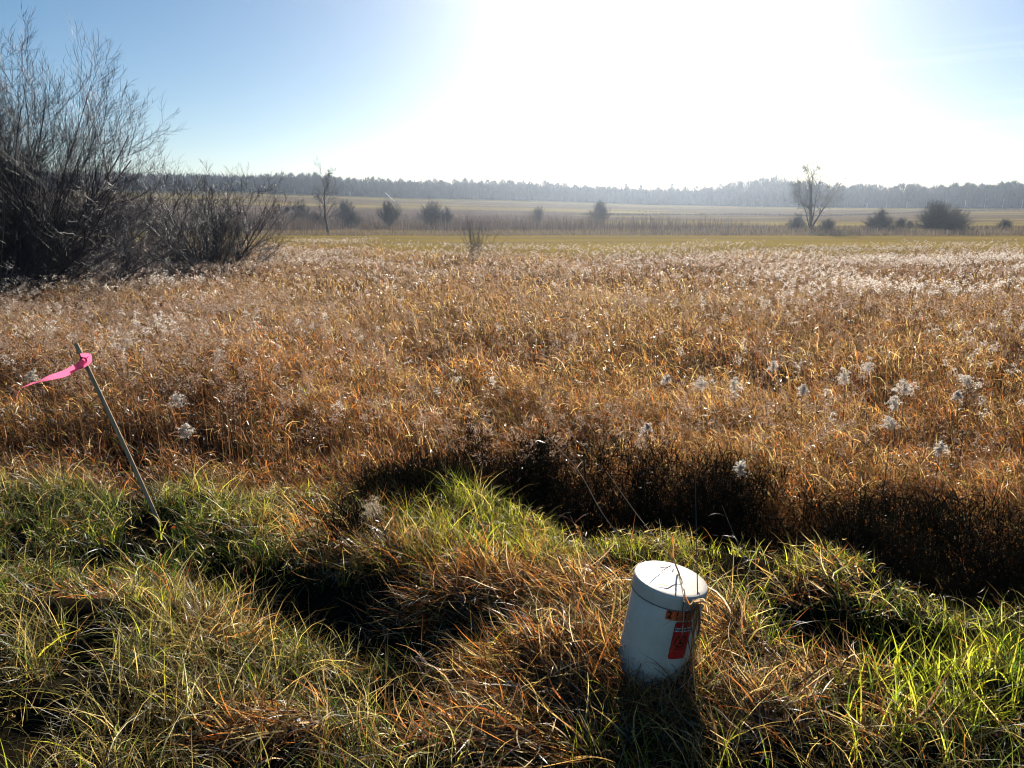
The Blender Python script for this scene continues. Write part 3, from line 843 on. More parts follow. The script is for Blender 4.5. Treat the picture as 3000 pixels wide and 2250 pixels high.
def text_geo(txt, size, bold=.0):
    cu = bpy.data.curves.new('t', 'FONT'); cu.body = txt; cu.size = size
    cu.align_x = 'CENTER'; cu.align_y = 'CENTER'; cu.offset = bold; cu.resolution_u = 3; cu.fill_mode = 'FRONT'
    ob = bpy.data.objects.new('t', cu); scene.collection.objects.link(ob)
    bpy.context.view_layer.update()
    me = bpy.data.meshes.new_from_object(ob.evaluated_get(bpy.context.evaluated_depsgraph_get()))
    bpy.data.objects.remove(ob); bpy.data.curves.remove(cu)
    return me
def wrap(me, th, zc, off, rad, sx=1.0):
    """bend a flat xy mesh onto the pedestal; th: angle of the centre, zc: height"""
    for v in me.vertices:
        a = th + v.co.x * sx / rad
        r = rad + off
        v.co = (r * math.cos(a), r * math.sin(a), zc + v.co.y)
    me.update()
    return me
def patch(w, h, rr=0.0, nx_=14):
    """rounded flat rectangle as vertical strips"""
    xs_ = np.linspace(-w / 2, w / 2, nx_ + 1)
    hh = []
    for xx in xs_:
        d = max(0.0, abs(xx) - (w / 2 - rr))
        hh.append(h / 2 - (rr - math.sqrt(max(rr * rr - d * d, 0))))
    V = []; 
    for xx, q in zip(xs_, hh): V += [(xx, -q, 0), (xx, q, 0)]
    Fq = [[2 * i, 2 * i + 2, 2 * i + 3, 2 * i + 1] for i in range(nx_)]
    return mesh_np('p', np.array(V), np.array(Fq))
def ring(r0, r1, n=28):
    V, Fq = [], []
    for i in range(n):
        a = 2 * math.pi * i / n
        V += [(r0 * math.cos(a), r0 * math.sin(a), 0), (r1 * math.cos(a), r1 * math.sin(a), 0)]
        j = (i + 1) % n
        Fq.append([2 * i, 2 * i + 1, 2 * j + 1, 2 * j])
    return mesh_np('r', np.array(V), np.array(Fq))
def quadm(pts):
    return mesh_np('q', np.array([(a, b, 0) for a, b in pts]), np.array([list(range(len(pts)))]))
M_or = mat_simple('orange_tile', (.75, .12, .03), .35, .5, (60, .15))
M_red = mat_simple('red_sticker', (.62, .02, .02), .3, .5, (40, .2))
M_blk = mat_simple('black_print', (.012, .012, .012), .4, .4)
M_wht = mat_simple('white_print', (.80, .80, .78), .4, .4)
RS = PR - .0035
# pixel -> (angle, height) on the body
def ped_hit(qx, qy, extra=0.0):
    d = ray(qx, qy); o_ = np.array([0, 0, CAMZ])
    Ml = np.stack([xa, ya, AX])
    dl, ol = Ml @ d, Ml @ (o_ - Bp)
    R_ = RS + extra
    tc_ = (PL + extra - ol[2]) / dl[2]
    pc = ol + dl * tc_
    if pc[0] ** 2 + pc[1] ** 2 < (PR + .002) ** 2: return pc
    a = dl[0] ** 2 + dl[1] ** 2; b = 2 * (ol[0] * dl[0] + ol[1] * dl[1]); c = ol[0] ** 2 + ol[1] ** 2 - R_ * R_
    D = b * b - 4 * a * c
    t = (-b - math.sqrt(D)) / (2 * a) if D > 0 else -b / (2 * a)
    return ol + dl * t
def lthz(qx, qy):
    p = ped_hit(qx, qy); return math.atan2(p[1], p[0]), p[2]
tl, zl = lthz(1955, 1786); tr_, zr_ = lthz(2032, 1790)
print('tiles', math.degrees(tl), zl, math.degrees(tr_), zr_)
tw_ = .0255
th_c = tl + 2 * tw_ / RS
tz = min((zl + zr_) / 2, PL - CAPH - .022)
for k, dch in enumerate('2157'):
    a = th_c + (k - 1.5) * (tw_ + .0008) / RS
    t_o = link('number_tile', wrap(patch(tw_, .037, 0, 5), a, tz, .0006, RS), M_or, ped)
    link('digit', wrap(text_geo(dch, .038, .001), a, tz, .0012, RS, .82), M_blk, t_o)
sa, sz_ = lthz(1994, 1877)
sw, sh = .066, .142
print('sticker', math.degrees(sa), sz_)
stk = link('warning_sticker', wrap(patch(sw + .003, sh + .003, .008, 20), sa, sz_, .0004, RS), M_blk, ped)
link('red_face', wrap(patch(sw, sh, .007, 20), sa, sz_, .0008, RS), M_red, stk)
link('white_band', wrap(patch(sw * .94, .0155, .001, 14), sa, sz_ + .043, .0013, RS), M_wht, stk)
link('word', wrap(text_geo('WARNING', .0138, .0006), sa, sz_ + .043, .0018, RS, .98), M_blk, stk)
em = link('emblem_ring', wrap(ring(.0190, .0240), sa, sz_ - .003, .0013, RS), M_blk, stk)
link('slash', wrap(quadm([(-.0145, .0105), (-.0115, .0135), (.0145, -.0105), (.0115, -.0135)]), sa, sz_ - .003, .0019, RS), M_blk, stk)
link('spade', wrap(quadm([(-.002, .013), (.003, .013), (.003, .000), (.007, -.001), (.006, -.009), (.0005, -.014), (-.005, -.009), (-.006, -.001), (-.002, .000)]), sa, sz_ - .003, .0016, RS), M_blk, stk)
for k, (tx_, s_) in enumerate((('BURIED CABLE', .0072), ('BEFORE DIGGING', .0050))):
    link('small_print', wrap(text_geo(tx_, s_, .0001), sa, sz_ - .034 - .011 * k, .0013, RS, .9), M_blk, stk)

# dead grass bunch draped over the pedestal
def strand(px_pts, w0, lift, rng_cols):
    """ribbon through pixel points resting on the pedestal"""
    P_ = []
    for (qx, qy, *e_) in px_pts:
        l = ped_hit(qx, qy, lift + (e_[0] if e_ else 0))
        P_.append(Bp + xa * l[0] + ya * l[1] + AX * l[2])
    return np.array(P_)
def ribbon(P_, w0, twist=2.0, seg=14, tipw=.15):
    P_ = np.array(P_, float)
    t0 = np.linspace(0, 1, len(P_)); t1 = np.linspace(0, 1, seg)
    # Catmull-like smoothing via cubic interpolation
    Q = np.stack([np.interp(t1, t0, P_[:, k]) for k in range(3)], 1)
    for _ in range(2): Q[1:-1] = (Q[:-2] + 2 * Q[1:-1] + Q[2:]) / 4
    T = np.gradient(Q, axis=0); T /= np.linalg.norm(T, axis=1, keepdims=True) + 1e-9
    A = np.cross(T, [0.15, -1, .2]); A /= np.linalg.norm(A, axis=1, keepdims=True) + 1e-9
    B = np.cross(T, A)
    ph = random.uniform(0, 3.14) + twist * t1
    wv_ = A * np.cos(ph)[:, None] + B * np.sin(ph)[:, None]
    wd = w0 * .5 * (tipw + (1 - tipw) * np.sin(np.clip(t1 * .9 + .12, 0, 1) * math.pi) ** .7)
    V = np.stack([Q - wv_ * wd[:, None], Q + wv_ * wd[:, None]], 1).reshape(-1, 3)
    i = np.arange(seg - 1) * 2
    return V, np.stack([i, i + 1, i + 3, i + 2], 1)
dr = Acc()
def rc(*ks):
    return random.choice(PAL[random.choice(ks)]) * random.uniform(.8, 1.15)
base_pts = [(1974, 1632), (1982, 1660), (1992, 1690), (2003, 1722), (2007, 1745)]
for k in range(5):
    j = lambda s: random.uniform(-s, s)
    P_ = strand([(a + j(3), b) for a, b in base_pts], 0, .006 + .004 * random.random(), 0)
    V, Fq = ribbon(P_, random.uniform(.003, .006), random.uniform(1, 5)); dr.add(V, Fq, rc('straw', 'brown', 'mauve'))
ends = [(1938, 1836), (1990, 1830), (1985, 1800), (2010, 1905), (1996, 1930), (1950, 1925), (1962, 1905), (2030, 1900), (2022, 1960), (2040, 1940), (2050, 1870),
        (2015, 1850), (2000, 1870), (2045, 1990), (2048, 2060), (2030, 2020), (1975, 1870), (2005, 1990)]
for (ex, ey) in ends + [(a_ + random.uniform(-14, 18), b_ + random.uniform(-30, 30)) for a_, b_ in ends if a_ > 2012]:
    sx_, sy_ = random.choice([(2005, 1742), (2034, 1757), (2040, 1758), (2048, 1762), (2052, 1764)])
    n_ = 6; pp = []
    side = random.uniform(-12, 12)
    for k in range(n_):
        t = k / (n_ - 1)
        pp.append((sx_ * (1 - t) + ex * t + side * math.sin(t * 3.1) + random.uniform(-3, 3), sy_ * (1 - t) + ey * t, .012 + .02 * math.sin(t * 3.1) * random.random()))
    P_ = strand(pp, 0, .004, 0)
    V, Fq = ribbon(P_, random.uniform(.0022, .007), random.uniform(-4, 4), 18); dr.add(V, Fq, rc('straw', 'brown', 'mauve', 'pale', 'rust'))
for pts_ in [[(1970, 1652), (1940, 1656), (1912, 1660)], [(1968, 1655), (1940, 1672), (1915, 1690), (1890, 1708)], [(1975, 1660), (1968, 1672), (1967, 1684)],
             [(1998, 1710), (1985, 1702), (1965, 1712), (1955, 1717), (1940, 1712), (1915, 1712)]]:
    P_ = strand(pts_, 0, .006, 0)
    V, Fq = ribbon(P_, .0035, 2); dr.add(V, Fq, rc('straw', 'brown'))
# leaf tips standing behind the cap, the knot and the crooked end at the rim
top0 = strand([(1974, 1640)], 0, .008, 0)[0]
for (ax_, az_) in [(-.025, .075), (.012, .05), (-.045, .055), (.03, .03), (-.01, .09)]:
    P_ = [top0, top0 + [ax_ * .3, .0, az_ * .6], top0 + [ax_, .01, az_], top0 + [ax_ * 1.2 + .006, .015, az_ * .85]]
    V, Fq = ribbon(P_, random.uniform(.004, .008), 2, 10); dr.add(V, Fq, rc('rust', 'straw'))
for k in range(7):
    a = strand([(2030 + random.uniform(-5, 8), 1760 + random.uniform(-5, 8))], 0, .02, 0)[0]
    P_ = [a, a + [.02, -.005, .006], a + [.045, 0, random.uniform(-.01, .008)], a + [.05 + random.uniform(-.01, .01), 0, -random.uniform(.03, .10)]]
    V, Fq = ribbon(P_, random.uniform(.003, .007), 3, 12); dr.add(V, Fq, rc('pale', 'straw', 'brown'))
o = dr.obj('dead_grass_bunch', M_straw)
tag(o, 'bunch of dead grass draped over the pedestal cap and down its side', 'dead grass')

# loose grass around the pedestal foot
ft = Acc()
for k in range(900):
    th = random.uniform(-math.pi, math.pi) if k < 350 else random.uniform(-math.pi * .95, -.05 * math.pi)
    r = PR + random.uniform(.0, .13)
    b = Bp + AX * .12
    p = np.array([b[0] + math.cos(th) * r, b[1] + math.sin(th) * r, 0])
    p[2] = float(ground_z(p[0], p[1])) - .01
    L_ = np.array([random.uniform(.07, .20)])
    V, Fq, C_ = blades(p[None], L_, np.array([random.uniform(.0015, .006)]), np.array([random.uniform(0, 6.28)]), np.array([random.uniform(.1, .9)]),
                       np.array([random.uniform(.2, 1.6)]), 7, col=np.array([rc('straw', 'brown', 'rust', 'mauve', 'olive')]), curl=np.array([random.uniform(-1, 1)]))
    ft.add(V, Fq, C_)
tag(ft.obj('foot_grass', M_straw), 'curled dry blades tangled around the foot of the white pedestal', 'dry grass', kind='stuff')

# ------------------------------------------------------------------ survey stake with pink ribbon
s_top = atY(222, 1006, 3.78)
s_bot = onZ(478, 1560, -.02)
zd = s_top - s_bot; SL = np.linalg.norm(zd); zd /= SL
print('stake length', SL, s_bot, s_top)
yd = np.cross(zd, np.array([1.0, -.35, 0])); yd /= np.linalg.norm(yd); xd = np.cross(yd, zd)
stake = empty('survey_stake', s_bot, 'leaning weathered wooden survey stake with a pink ribbon tied near its top', 'stake')
R3 = np.stack([xd, yd, zd], 1)
a = Acc()
nseg = 12
hw, hd = .0125, .0045
Vs = []
for k in range(nseg + 1):
    t = k / nseg
    bow = .008 * math.sin(t * math.pi)
    tap = 1.0 if t > .06 else .35 + t * 11
    for (sx_, sy_) in ((-1, -1), (1, -1), (1, 1), (-1, 1)):
        Vs.append([sx_ * hw * tap + bow, sy_ * hd, t * (SL + .06) - .06])
Vs = np.array(Vs) @ R3.T
Fs = []
for k in range(nseg):
    for j in range(4):
        j2 = (j + 1) % 4
        Fs.append([4 * k + j, 4 * k + j2, 4 * k + 4 + j2, 4 * k + 4 + j])
Fs.append([4 * nseg, 4 * nseg + 1, 4 * nseg + 2, 4 * nseg + 3]); Fs.append([3, 2, 1, 0])
m, t, p, o_ = mat_new('weathered_lath')
tcx = t.nodes.new('ShaderNodeTexCoord'); mpx = t.nodes.new('ShaderNodeMapping')
mpx.inputs['Rotation'].default_value = (0, math.radians(20), 0); mpx.inputs['Scale'].default_value = (90, 90, 5)
nz_ = t.nodes.new('ShaderNodeTexNoise'); nz_.inputs['Scale'].default_value = 1; nz_.inputs['Detail'].default_value = 5
rr_ = t.nodes.new('ShaderNodeValToRGB')
rr_.color_ramp.elements[0].position = .3; rr_.color_ramp.elements[0].color = (.30, .22, .14, 1)
rr_.color_ramp.elements[1].position = .7; rr_.color_ramp.elements[1].color = (.72, .46, .26, 1)
t.links.new(tcx.outputs['Object'], mpx.inputs[0]); t.links.new(mpx.outputs[0], nz_.inputs['Vector']); t.links.new(nz_.outputs['Fac'], rr_.inputs[0]); t.links.new(rr_.outputs[0], p.inputs['Base Color'])
p.inputs['Roughness'].default_value = .75
link('lath', mesh_np('lath', Vs, np.array(Fs)), m, stake)
# ribbon: translucent pink tape
m, t, p, o_ = mat_new('pink_tape')
p.inputs['Base Color'].default_value = (.92, .13, .28, 1); p.inputs['Roughness'].default_value = .3
tr = t.nodes.new('ShaderNodeBsdfTranslucent'); tr.inputs['Color'].default_value = (1.0, .20, .38, 1)
mx = t.nodes.new('ShaderNodeMixShader'); mx.inputs[0].default_value = .55
t.links.new(p.outputs[0], mx.inputs[1]); t.links.new(tr.outputs[0], mx.inputs[2]); t.links.new(mx.outputs[0], o_.inputs['Surface'])
M_pink = m
def tape(pts, widths, tw, n=30):
    P_ = np.array(pts, float); t0 = np.linspace(0, 1, len(P_)); t1 = np.linspace(0, 1, n)
    Q = np.stack([np.interp(t1, t0, P_[:, k]) for k in range(3)], 1)
    for _ in range(2): Q[1:-1] = (Q[:-2] + 2 * Q[1:-1] + Q[2:]) / 4
    wd = np.interp(t1, np.linspace(0, 1, len(widths)), widths) / 2
    ph = np.interp(t1, np.linspace(0, 1, len(tw)), tw)
    T = np.gradient(Q, axis=0); T /= np.linalg.norm(T, axis=1, keepdims=True)
    A = np.cross(T, [0, 1.0, 0]); A /= np.linalg.norm(A, axis=1, keepdims=True); B = np.cross(T, A)
    wv_ = A * np.cos(ph)[:, None] + B * np.sin(ph)[:, None]
    ripple = (.0015 * np.sin(t1 * 40))[:, None] * B
    V = np.stack([Q - wv_ * wd[:, None] + ripple, Q + ripple * -1, Q + wv_ * wd[:, None] + ripple], 1).reshape(-1, 3)
    i = np.arange(n - 1) * 3
    Fq = np.concatenate([np.stack([i, i + 1, i + 4, i + 3], 1), np.stack([i + 1, i + 2, i + 5, i + 4], 1)])
    return V, Fq
Yk = 3.76
rb_ = Acc()
tail = [atY(*q, Yk - .02 - .05 * k / 6) for k, q in enumerate([(250, 1055), (228, 1074), (186, 1096), (143, 1107), (114, 1118), (91, 1124), (59, 1138), (48, 1165)])]
V, Fq = tape(tail, [.030, .034, .036, .026, .012, .010, .006, .004], [.2, .1, -.2, .2, .9, .4, 1.2, .8], 44); rb_.add(V - s_bot, Fq)
tail2 = [atY(*q, Yk - .01) for q in [(236, 1040), (262, 1042), (262, 1058), (248, 1070), (215, 1085)]]
V, Fq = tape(tail2, [.02, .03, .032, .026, .015], [.4, .0, .3, .6, .2], 24); rb_.add(V - s_bot, Fq)
# wrap round the lath
cw = s_bot + zd * (SL * .918)
for dz_, tilt in ((-.012, .3), (.006, -.2), (.016, .5)):
    an = np.linspace(0, 2 * math.pi, 25)
    ringp = [cw + xd * math.cos(q) * (hw + .003) + yd * math.sin(q) * (hd + .005) + zd * (dz_ + tilt * .02 * math.cos(q)) for q in an]
    ringp = np.array(ringp)
    V = np.stack([ringp - zd * .010, ringp + zd * .010], 1).reshape(-1, 3); i = np.arange(24) * 2
    rb_.add(V - s_bot, np.stack([i, i + 1, i + 3, i + 2], 1))
kn = s_bot + zd * (SL * .915) + xd * (hw + .004) - np.array([0, .012, 0])
an = np.linspace(0, 2 * math.pi, 14)
for q in range(3):
    c_ = kn + RNG.normal(0, .004, 3)
    ln = np.array([c_ + np.array([math.cos(t_) * .013, math.sin(t_ * 2) * .006, math.sin(t_) * .011]) for t_ in an])
    V, Fq = tubes([(ln, np.full(14, .005))], 6); rb_.add(V - s_bot, Fq)
rb_.obj('ribbon', M_pink, stake, True)

# ------------------------------------------------------------------ small leaves and tall weeds
def leaf(px_, py_, Ly, Wy, col, label, z=.10, name='fallen_leaf', yaw=0, tilt=.5):
    c = onZ(px_, py_, z)
    n_ = 9
    V, Fq = [], []
    for k in range(n_):
        t = k / (n_ - 1); w_ = Wy * math.sin(math.pi * min(t * .96 + .02, 1)) ** .8 * (1 + .15 * (k % 2))
        for s_ in (-1, 0, 1):
            V.append([(t - .5) * Ly, s_ * w_ / 2, abs(s_) * w_ * .25 + .1 * Ly * math.sin(t * 3.1)])
    for k in range(n_ - 1):
        for j in range(2):
            Fq.append([3 * k + j, 3 * k + j + 1, 3 * k + j + 4, 3 * k + j + 3])
    me = mesh_np(name, np.array(V), np.array(Fq), np.tile(col, (len(V), 1)), True)
    o = link(name, me, M_straw)
    o.location = c; o.rotation_euler = (tilt, .25, yaw)
    return tag(o, label, 'leaf', 'fallen leaves')
leaf(509, 1549, .035, .022, (.75, .07, .02), 'small bright red leaf beside the foot of the stake', .05)
leaf(2096, 1836, .030, .024, (.45, .12, .05), 'rust red leaf caught in grass right of the pedestal', .06, yaw=.6)
leaf(450, 1738, .07, .035, (.22, .07, .03), 'dark brown leaf lying in the hollow at left', .05, yaw=.2)
leaf(485, 1740, .075, .014, (.30, .36, .05), 'single yellow green leaf over the dark hollow at left', .08, yaw=.6)
leaf(395, 2108, .035, .025, (.60, .52, .35), 'cream curled leaf in the straw at bottom left', .10, yaw=1.0)
leaf(335, 1822, .03, .02, (.55, .22, .10), 'small orange leaf on pale straw at left', .12, yaw=.3)
def weed(pts, r0, r1, label, col='twig', leaves=0):
    P_ = np.array([atY(*q) for q in pts])
    t0 = np.linspace(0, 1, len(P_)); t1 = np.linspace(0, 1, 14)
    Q = np.stack([np.interp(t1, t0, P_[:, k]) for k in range(3)], 1)
    for _ in range(2): Q[1:-1] = (Q[:-2] + 2 * Q[1:-1] + Q[2:]) / 4
    V, Fq = tubes([(Q - Q[0], np.linspace(r0, r1, 14))], 5)
    e = empty('weed_stalk', Q[0], label, 'weed stalk', 'tall dry weed stalks')
    link('stem', mesh_np('stem', V, Fq, None, True), M_twig if col == 'twig' else M_pstem, e)
    if leaves:
        k = leaves; ii = RNG.integers(3, 13, k)
        c2, _ = pick({'_n': k, 'straw': 1, 'pale': .5, 'rust': .6})
        V, Fq, C_ = blades(Q[ii] - Q[0], RNG.uniform(.05, .14, k), RNG.uniform(.004, .008, k), RNG.uniform(0, 6.28, k), RNG.uniform(.4, 1.4, k), RNG.uniform(.4, 1.8, k), 6, col=c2)
        q = Acc(); q.add(V, Fq, C_); q.obj('dry_leaves', M_straw, e)
M_pstem = mat_simple('pale_stem', (.42, .32, .2), .5, .4, (30, .3))
weed([(2044, 1765, 2.2), (2040, 1560, 2.5), (2036, 1365, 2.7)], .0022, .0012, 'thin upright dark stalk crossing the right side of the pedestal cap')
weed([(1830, 1590, 3.4), (1760, 1500, 3.5), (1700, 1380, 3.7), (1600, 1275, 3.9)], .0026, .0012, 'long pale stalk arching up left over the black ditch', 'pale', 5)
weed([(1990, 1680, 2.6), (1940, 1600, 2.7), (1860, 1500, 2.9), (1780, 1385, 3.1)], .002, .001, 'thin stalk leaning from the pedestal cap towards the ditch', 'pale')
weed([(1770, 1640, 3.1), (1710, 1590, 3.1), (1670, 1510, 3.15)], .002, .001, 'short stalk with curled leaves left of the pedestal', 'pale', 9)
weed([(2300, 1830, 2.6), (2180, 1640, 2.9), (2115, 1480, 3.1)], .0014, .0007, 'faint stalk right of the pedestal against the dark ditch', 'pale', 2)
weed([(1290, 2010, 2.3), (1270, 1960, 2.35), (1225, 1925, 2.4)], .0018, .001, 'short dark stalk under the tiny cream plume')
weed([(2960, 2250, 1.95), (2500, 2030, 2.3), (2200, 1830, 2.55)], .0028, .0016, 'long dark stem lying diagonally through the green blades at right')
weed([(1400, 1850, 2.6), (1345, 1740, 2.7), (1300, 1660, 2.75)], .0035, .0015, 'bent dark stalk over the rust coloured straw')
weed([(520, 2200, 2.0), (516, 2140, 2.0), (514, 2075, 2.0)], .0035, .002, 'stubby dark green stalk at the bottom left')
weed([(410, 2230, 2.0), (370, 2150, 2.05), (330, 2080, 2.1)], .0022, .0012, 'leaning dark green stalk at the bottom left')
weed([(560, 1690, 3.1), (596, 1640, 3.1), (600, 1560, 3.15)], .0022, .001, 'slim dark weed right of the stake in green grass', 'twig', 6)

# ------------------------------------------------------------------ bare shrubs and trees
def rot_to(d, ang, phi):
    d = d / np.linalg.norm(d)
    r = np.array([1.0, 0, 0]) if abs(d[0]) < .9 else np.array([0, 1.0, 0])
    a = np.cross(d, r); a /= np.linalg.norm(a); b = np.cross(d, a)
    return d * math.cos(ang) + (a * math.cos(phi) + b * math.sin(phi)) * math.sin(ang)
def grow(lines, p, d, L, r, lvl, cfg, k=0):
    """polyline branch, then children along it"""
    n = cfg['pts'][k]
    P_ = [np.array(p, float)]; d = d / np.linalg.norm(d)
    dirs = [d]
    for i in range(n - 1):
        d = d + np.array([0, 0, cfg['up'][k]]) / n + RNG.normal(0, cfg['wob'][k], 3)
        d /= np.linalg.norm(d); dirs.append(d)
        P_.append(P_[-1] + d * L / (n - 1))
    P_ = np.array(P_)
    R_ = r * (1 - np.linspace(0, 1, n) * cfg['taper'][k])
    lines[min(k, 1)].append((P_, R_))
    if k + 1 >= lvl: 
        return
    nc = cfg['kids'][k]
    for j in range(nc):
        t = cfg['t0'][k] + (1 - cfg['t0'][k]) * (j + random.random()) / nc
        i = min(int(t * (n - 1)), n - 2); f = t * (n - 1) - i
        q = P_[i] * (1 - f) + P_[i + 1] * f
        dd = rot_to(dirs[i], random.uniform(*cfg['ang'][k]), random.uniform(0, 6.283))
        rr = r * (1 - t * cfg['taper'][k]) * cfg['rk'][k]
        grow(lines, q, dd, L * cfg['lk'][k] * random.uniform(.6, 1.2) * (1.15 - .5 * t), max(rr, cfg['rmin']), lvl, cfg, k + 1)
def bare_plant(name, base, prim, cfg, lvl, label, cat, group, stem_mat, twig_mat, leaves=0, leafcol=None, leafsize=.03):
    lines = [[], []]
    for (d, L, r) in prim:
        grow(lines, np.zeros(3) + np.array([d[0], d[1], 0]) * .05, np.array(d), L, r, lvl, cfg)
    e = empty(name, base, label, cat, group)
    V, Fq = tubes(lines[0], 6); link('stem' if len(prim) > 1 else 'trunk', mesh_np('stem', V, Fq, None, True), stem_mat, e)
    if lines[1]:
        V, Fq = tubes(lines[1], 3); link('branches', mesh_np('branches', V, Fq), twig_mat, e)
    if leaves:
        ends = np.array([l[0][-1] for l in lines[1]])
        ends = ends[RNG.integers(0, len(ends), leaves)] + RNG.normal(0, .03, (leaves, 3))
        c = np.array(leafcol)[RNG.integers(0, len(leafcol), leaves)]
        V, Fq, C_ = blades(ends, RNG.uniform(.7, 1.3, leaves) * leafsize * 1.6, np.full(leaves, leafsize * .8), RNG.uniform(0, 6.28, leaves), RNG.uniform(0, 2.5, leaves),
                           RNG.uniform(0, 1, leaves), 2, twist=RNG.uniform(0, 3, leaves), col=c, prof=1.5)
        q = Acc(); q.add(V, Fq, C_); q.obj('leaves', M_fluff, e)
    return e, len(lines[1])
def spray(n, amin, amax, Lr, r, bias=(0, 0)):
    o_ = []
    for k in range(n):
        a = random.uniform(0, 6.283); t = random.uniform(amin, amax)
        d = (math.sin(t) * math.cos(a) + bias[0], math.sin(t) * math.sin(a) + bias[1], math.cos(t))
        o_.append((d, random.uniform(*Lr), r * random.uniform(.6, 1.2)))
    return o_
willow = dict(pts=[9, 6, 5, 4], up=[.45, .55, .5, .3], wob=[.07, .09, .10, .1], taper=[.8, .75, .7, .6], kids=[16, 12, 6, 0], t0=[.10, .12, .15, 0],
              ang=[(.3, .95), (.3, .85), (.3, .8), (0, 0)], rk=[.5, .5, .55, .6], lk=[.42, .46, .5, .5], rmin=.0034)
def gbase(px_, Y, extra=0):
    x_ = (px_ - 1500) / F * (Y * CP + (CAMZ + .5) * SP)
    return np.array([x_, Y, float(ground_z(x_, Y)) + extra])
b = gbase(20, 18.5)
pr = spray(36, .05, 1.2, (4.0, 6.9), .05) + spray(16, .0, .6, (4.9, 6.2), .05) 
pr += [((1.0, -.1, .55), 5.0, .06), ((.9, -.2, .9), 5.6, .06), ((.8, .2, 1.1), 5.8, .055), ((1, -.3, .12), 4.9, .05), ((.95, .1, .3), 4.6, .05), ((1, .1, .02), 4.6, .045)]
e, c_ = bare_plant('willow_shrub', b, pr, willow, 4, 'largest bare willow thicket, dark and tall at the left edge', 'shrub', 'bare shrubs round the meadow', M_bark, M_twig, 110, [(.10, .08, .06), (.2, .16, .1)], .04)
print('willow', c_)
sh = dict(willow); sh = {**willow, 'kids': [13, 9, 5, 0], 'rmin': .0048, 'up': [.35, .4, .4, .3]}
LV = [(.45, .46, .42), (.6, .6, .55), (.30, .28, .2)]
b = gbase(610, 29)
e, c_ = bare_plant('willow_shrub', b, spray(28, .3, 1.4, (3.0, 4.5), .045) + spray(10, 1.0, 1.45, (3.8, 5.2), .04) , sh, 4, 'medium bare shrub with pale leaves at its tips, right of the largest willow', 'shrub', 'bare shrubs round the meadow', M_bark, M_twig, 1500, LV, .035)
b = gbase(400, 31)
e, c_ = bare_plant('willow_shrub', b, spray(12, .3, 1.3, (2.3, 3.4), .045), sh, 4, 'bare shrub half hidden between the largest willow and the leafy tipped shrub', 'shrub', 'bare shrubs round the meadow', M_bark, M_twig, 700, LV, .035)
b = gbase(250, 34)
e, c_ = bare_plant('willow_shrub', b, spray(10, .25, 1.25, (2.4, 3.5), .05), sh, 4, 'bare shrub seen through the twigs of the largest willow', 'shrub', 'bare shrubs round the meadow', M_bark, M_twig, 300, LV, .035)

def shift_base(px_, row, Y):
    p_ = atY(px_, row, Y); return p_
# lone trees
tree = dict(pts=[8, 8, 6, 4], up=[.1, .25, .25, .2], wob=[.075, .12, .13, .13], taper=[.93, .85, .75, .6], kids=[18, 11, 6, 0], t0=[.22, .15, .2, 0],
            ang=[(.5, 1.15), (.35, .95), (.3, .9), (0, 0)], rk=[.42, .5, .5, .6], lk=[.42, .5, .6, .5], rmin=.014)
b = atY(962, 682, 118)
b[2] = float(ground_z(b[0], b[1]))
e, c_ = bare_plant('bare_tree', b, [((-.17, 0, 1), 9.6, .22)], {**tree, 'lk': [.38, .5, .6, .5]}, 4, 'slim bare tree leaning left in front of the hillside brush', 'tree', 'lone bare trees', M_farbark, M_farbark)
b = atY(2375, 668, 135); b[2] = float(ground_z(b[0], b[1]))
lines = [((-.05, 0, 1), 11.2, .30), ((.55, .1, .9), 10.0, .20), ((-.45, 0, 1.1), 8.6, .12), ((-.6, 0, .7), 3.6, .05), ((.7, .2, .25), 3.2, .05), ((-.3, .1, 1.2), 10.2, .14), ((.12, -.1, 1.2), 10.6, .13)]
e, c_ = bare_plant('bare_tree', b, lines, {**tree, 'kids': [14, 9, 6, 0], 'up': [.12, .12, .0, -.1], 't0': [.25, .15, .2, 0]}, 4, 'large spreading bare tree with a forked trunk at right', 'tree', 'lone bare trees', M_farbark, M_farbark)

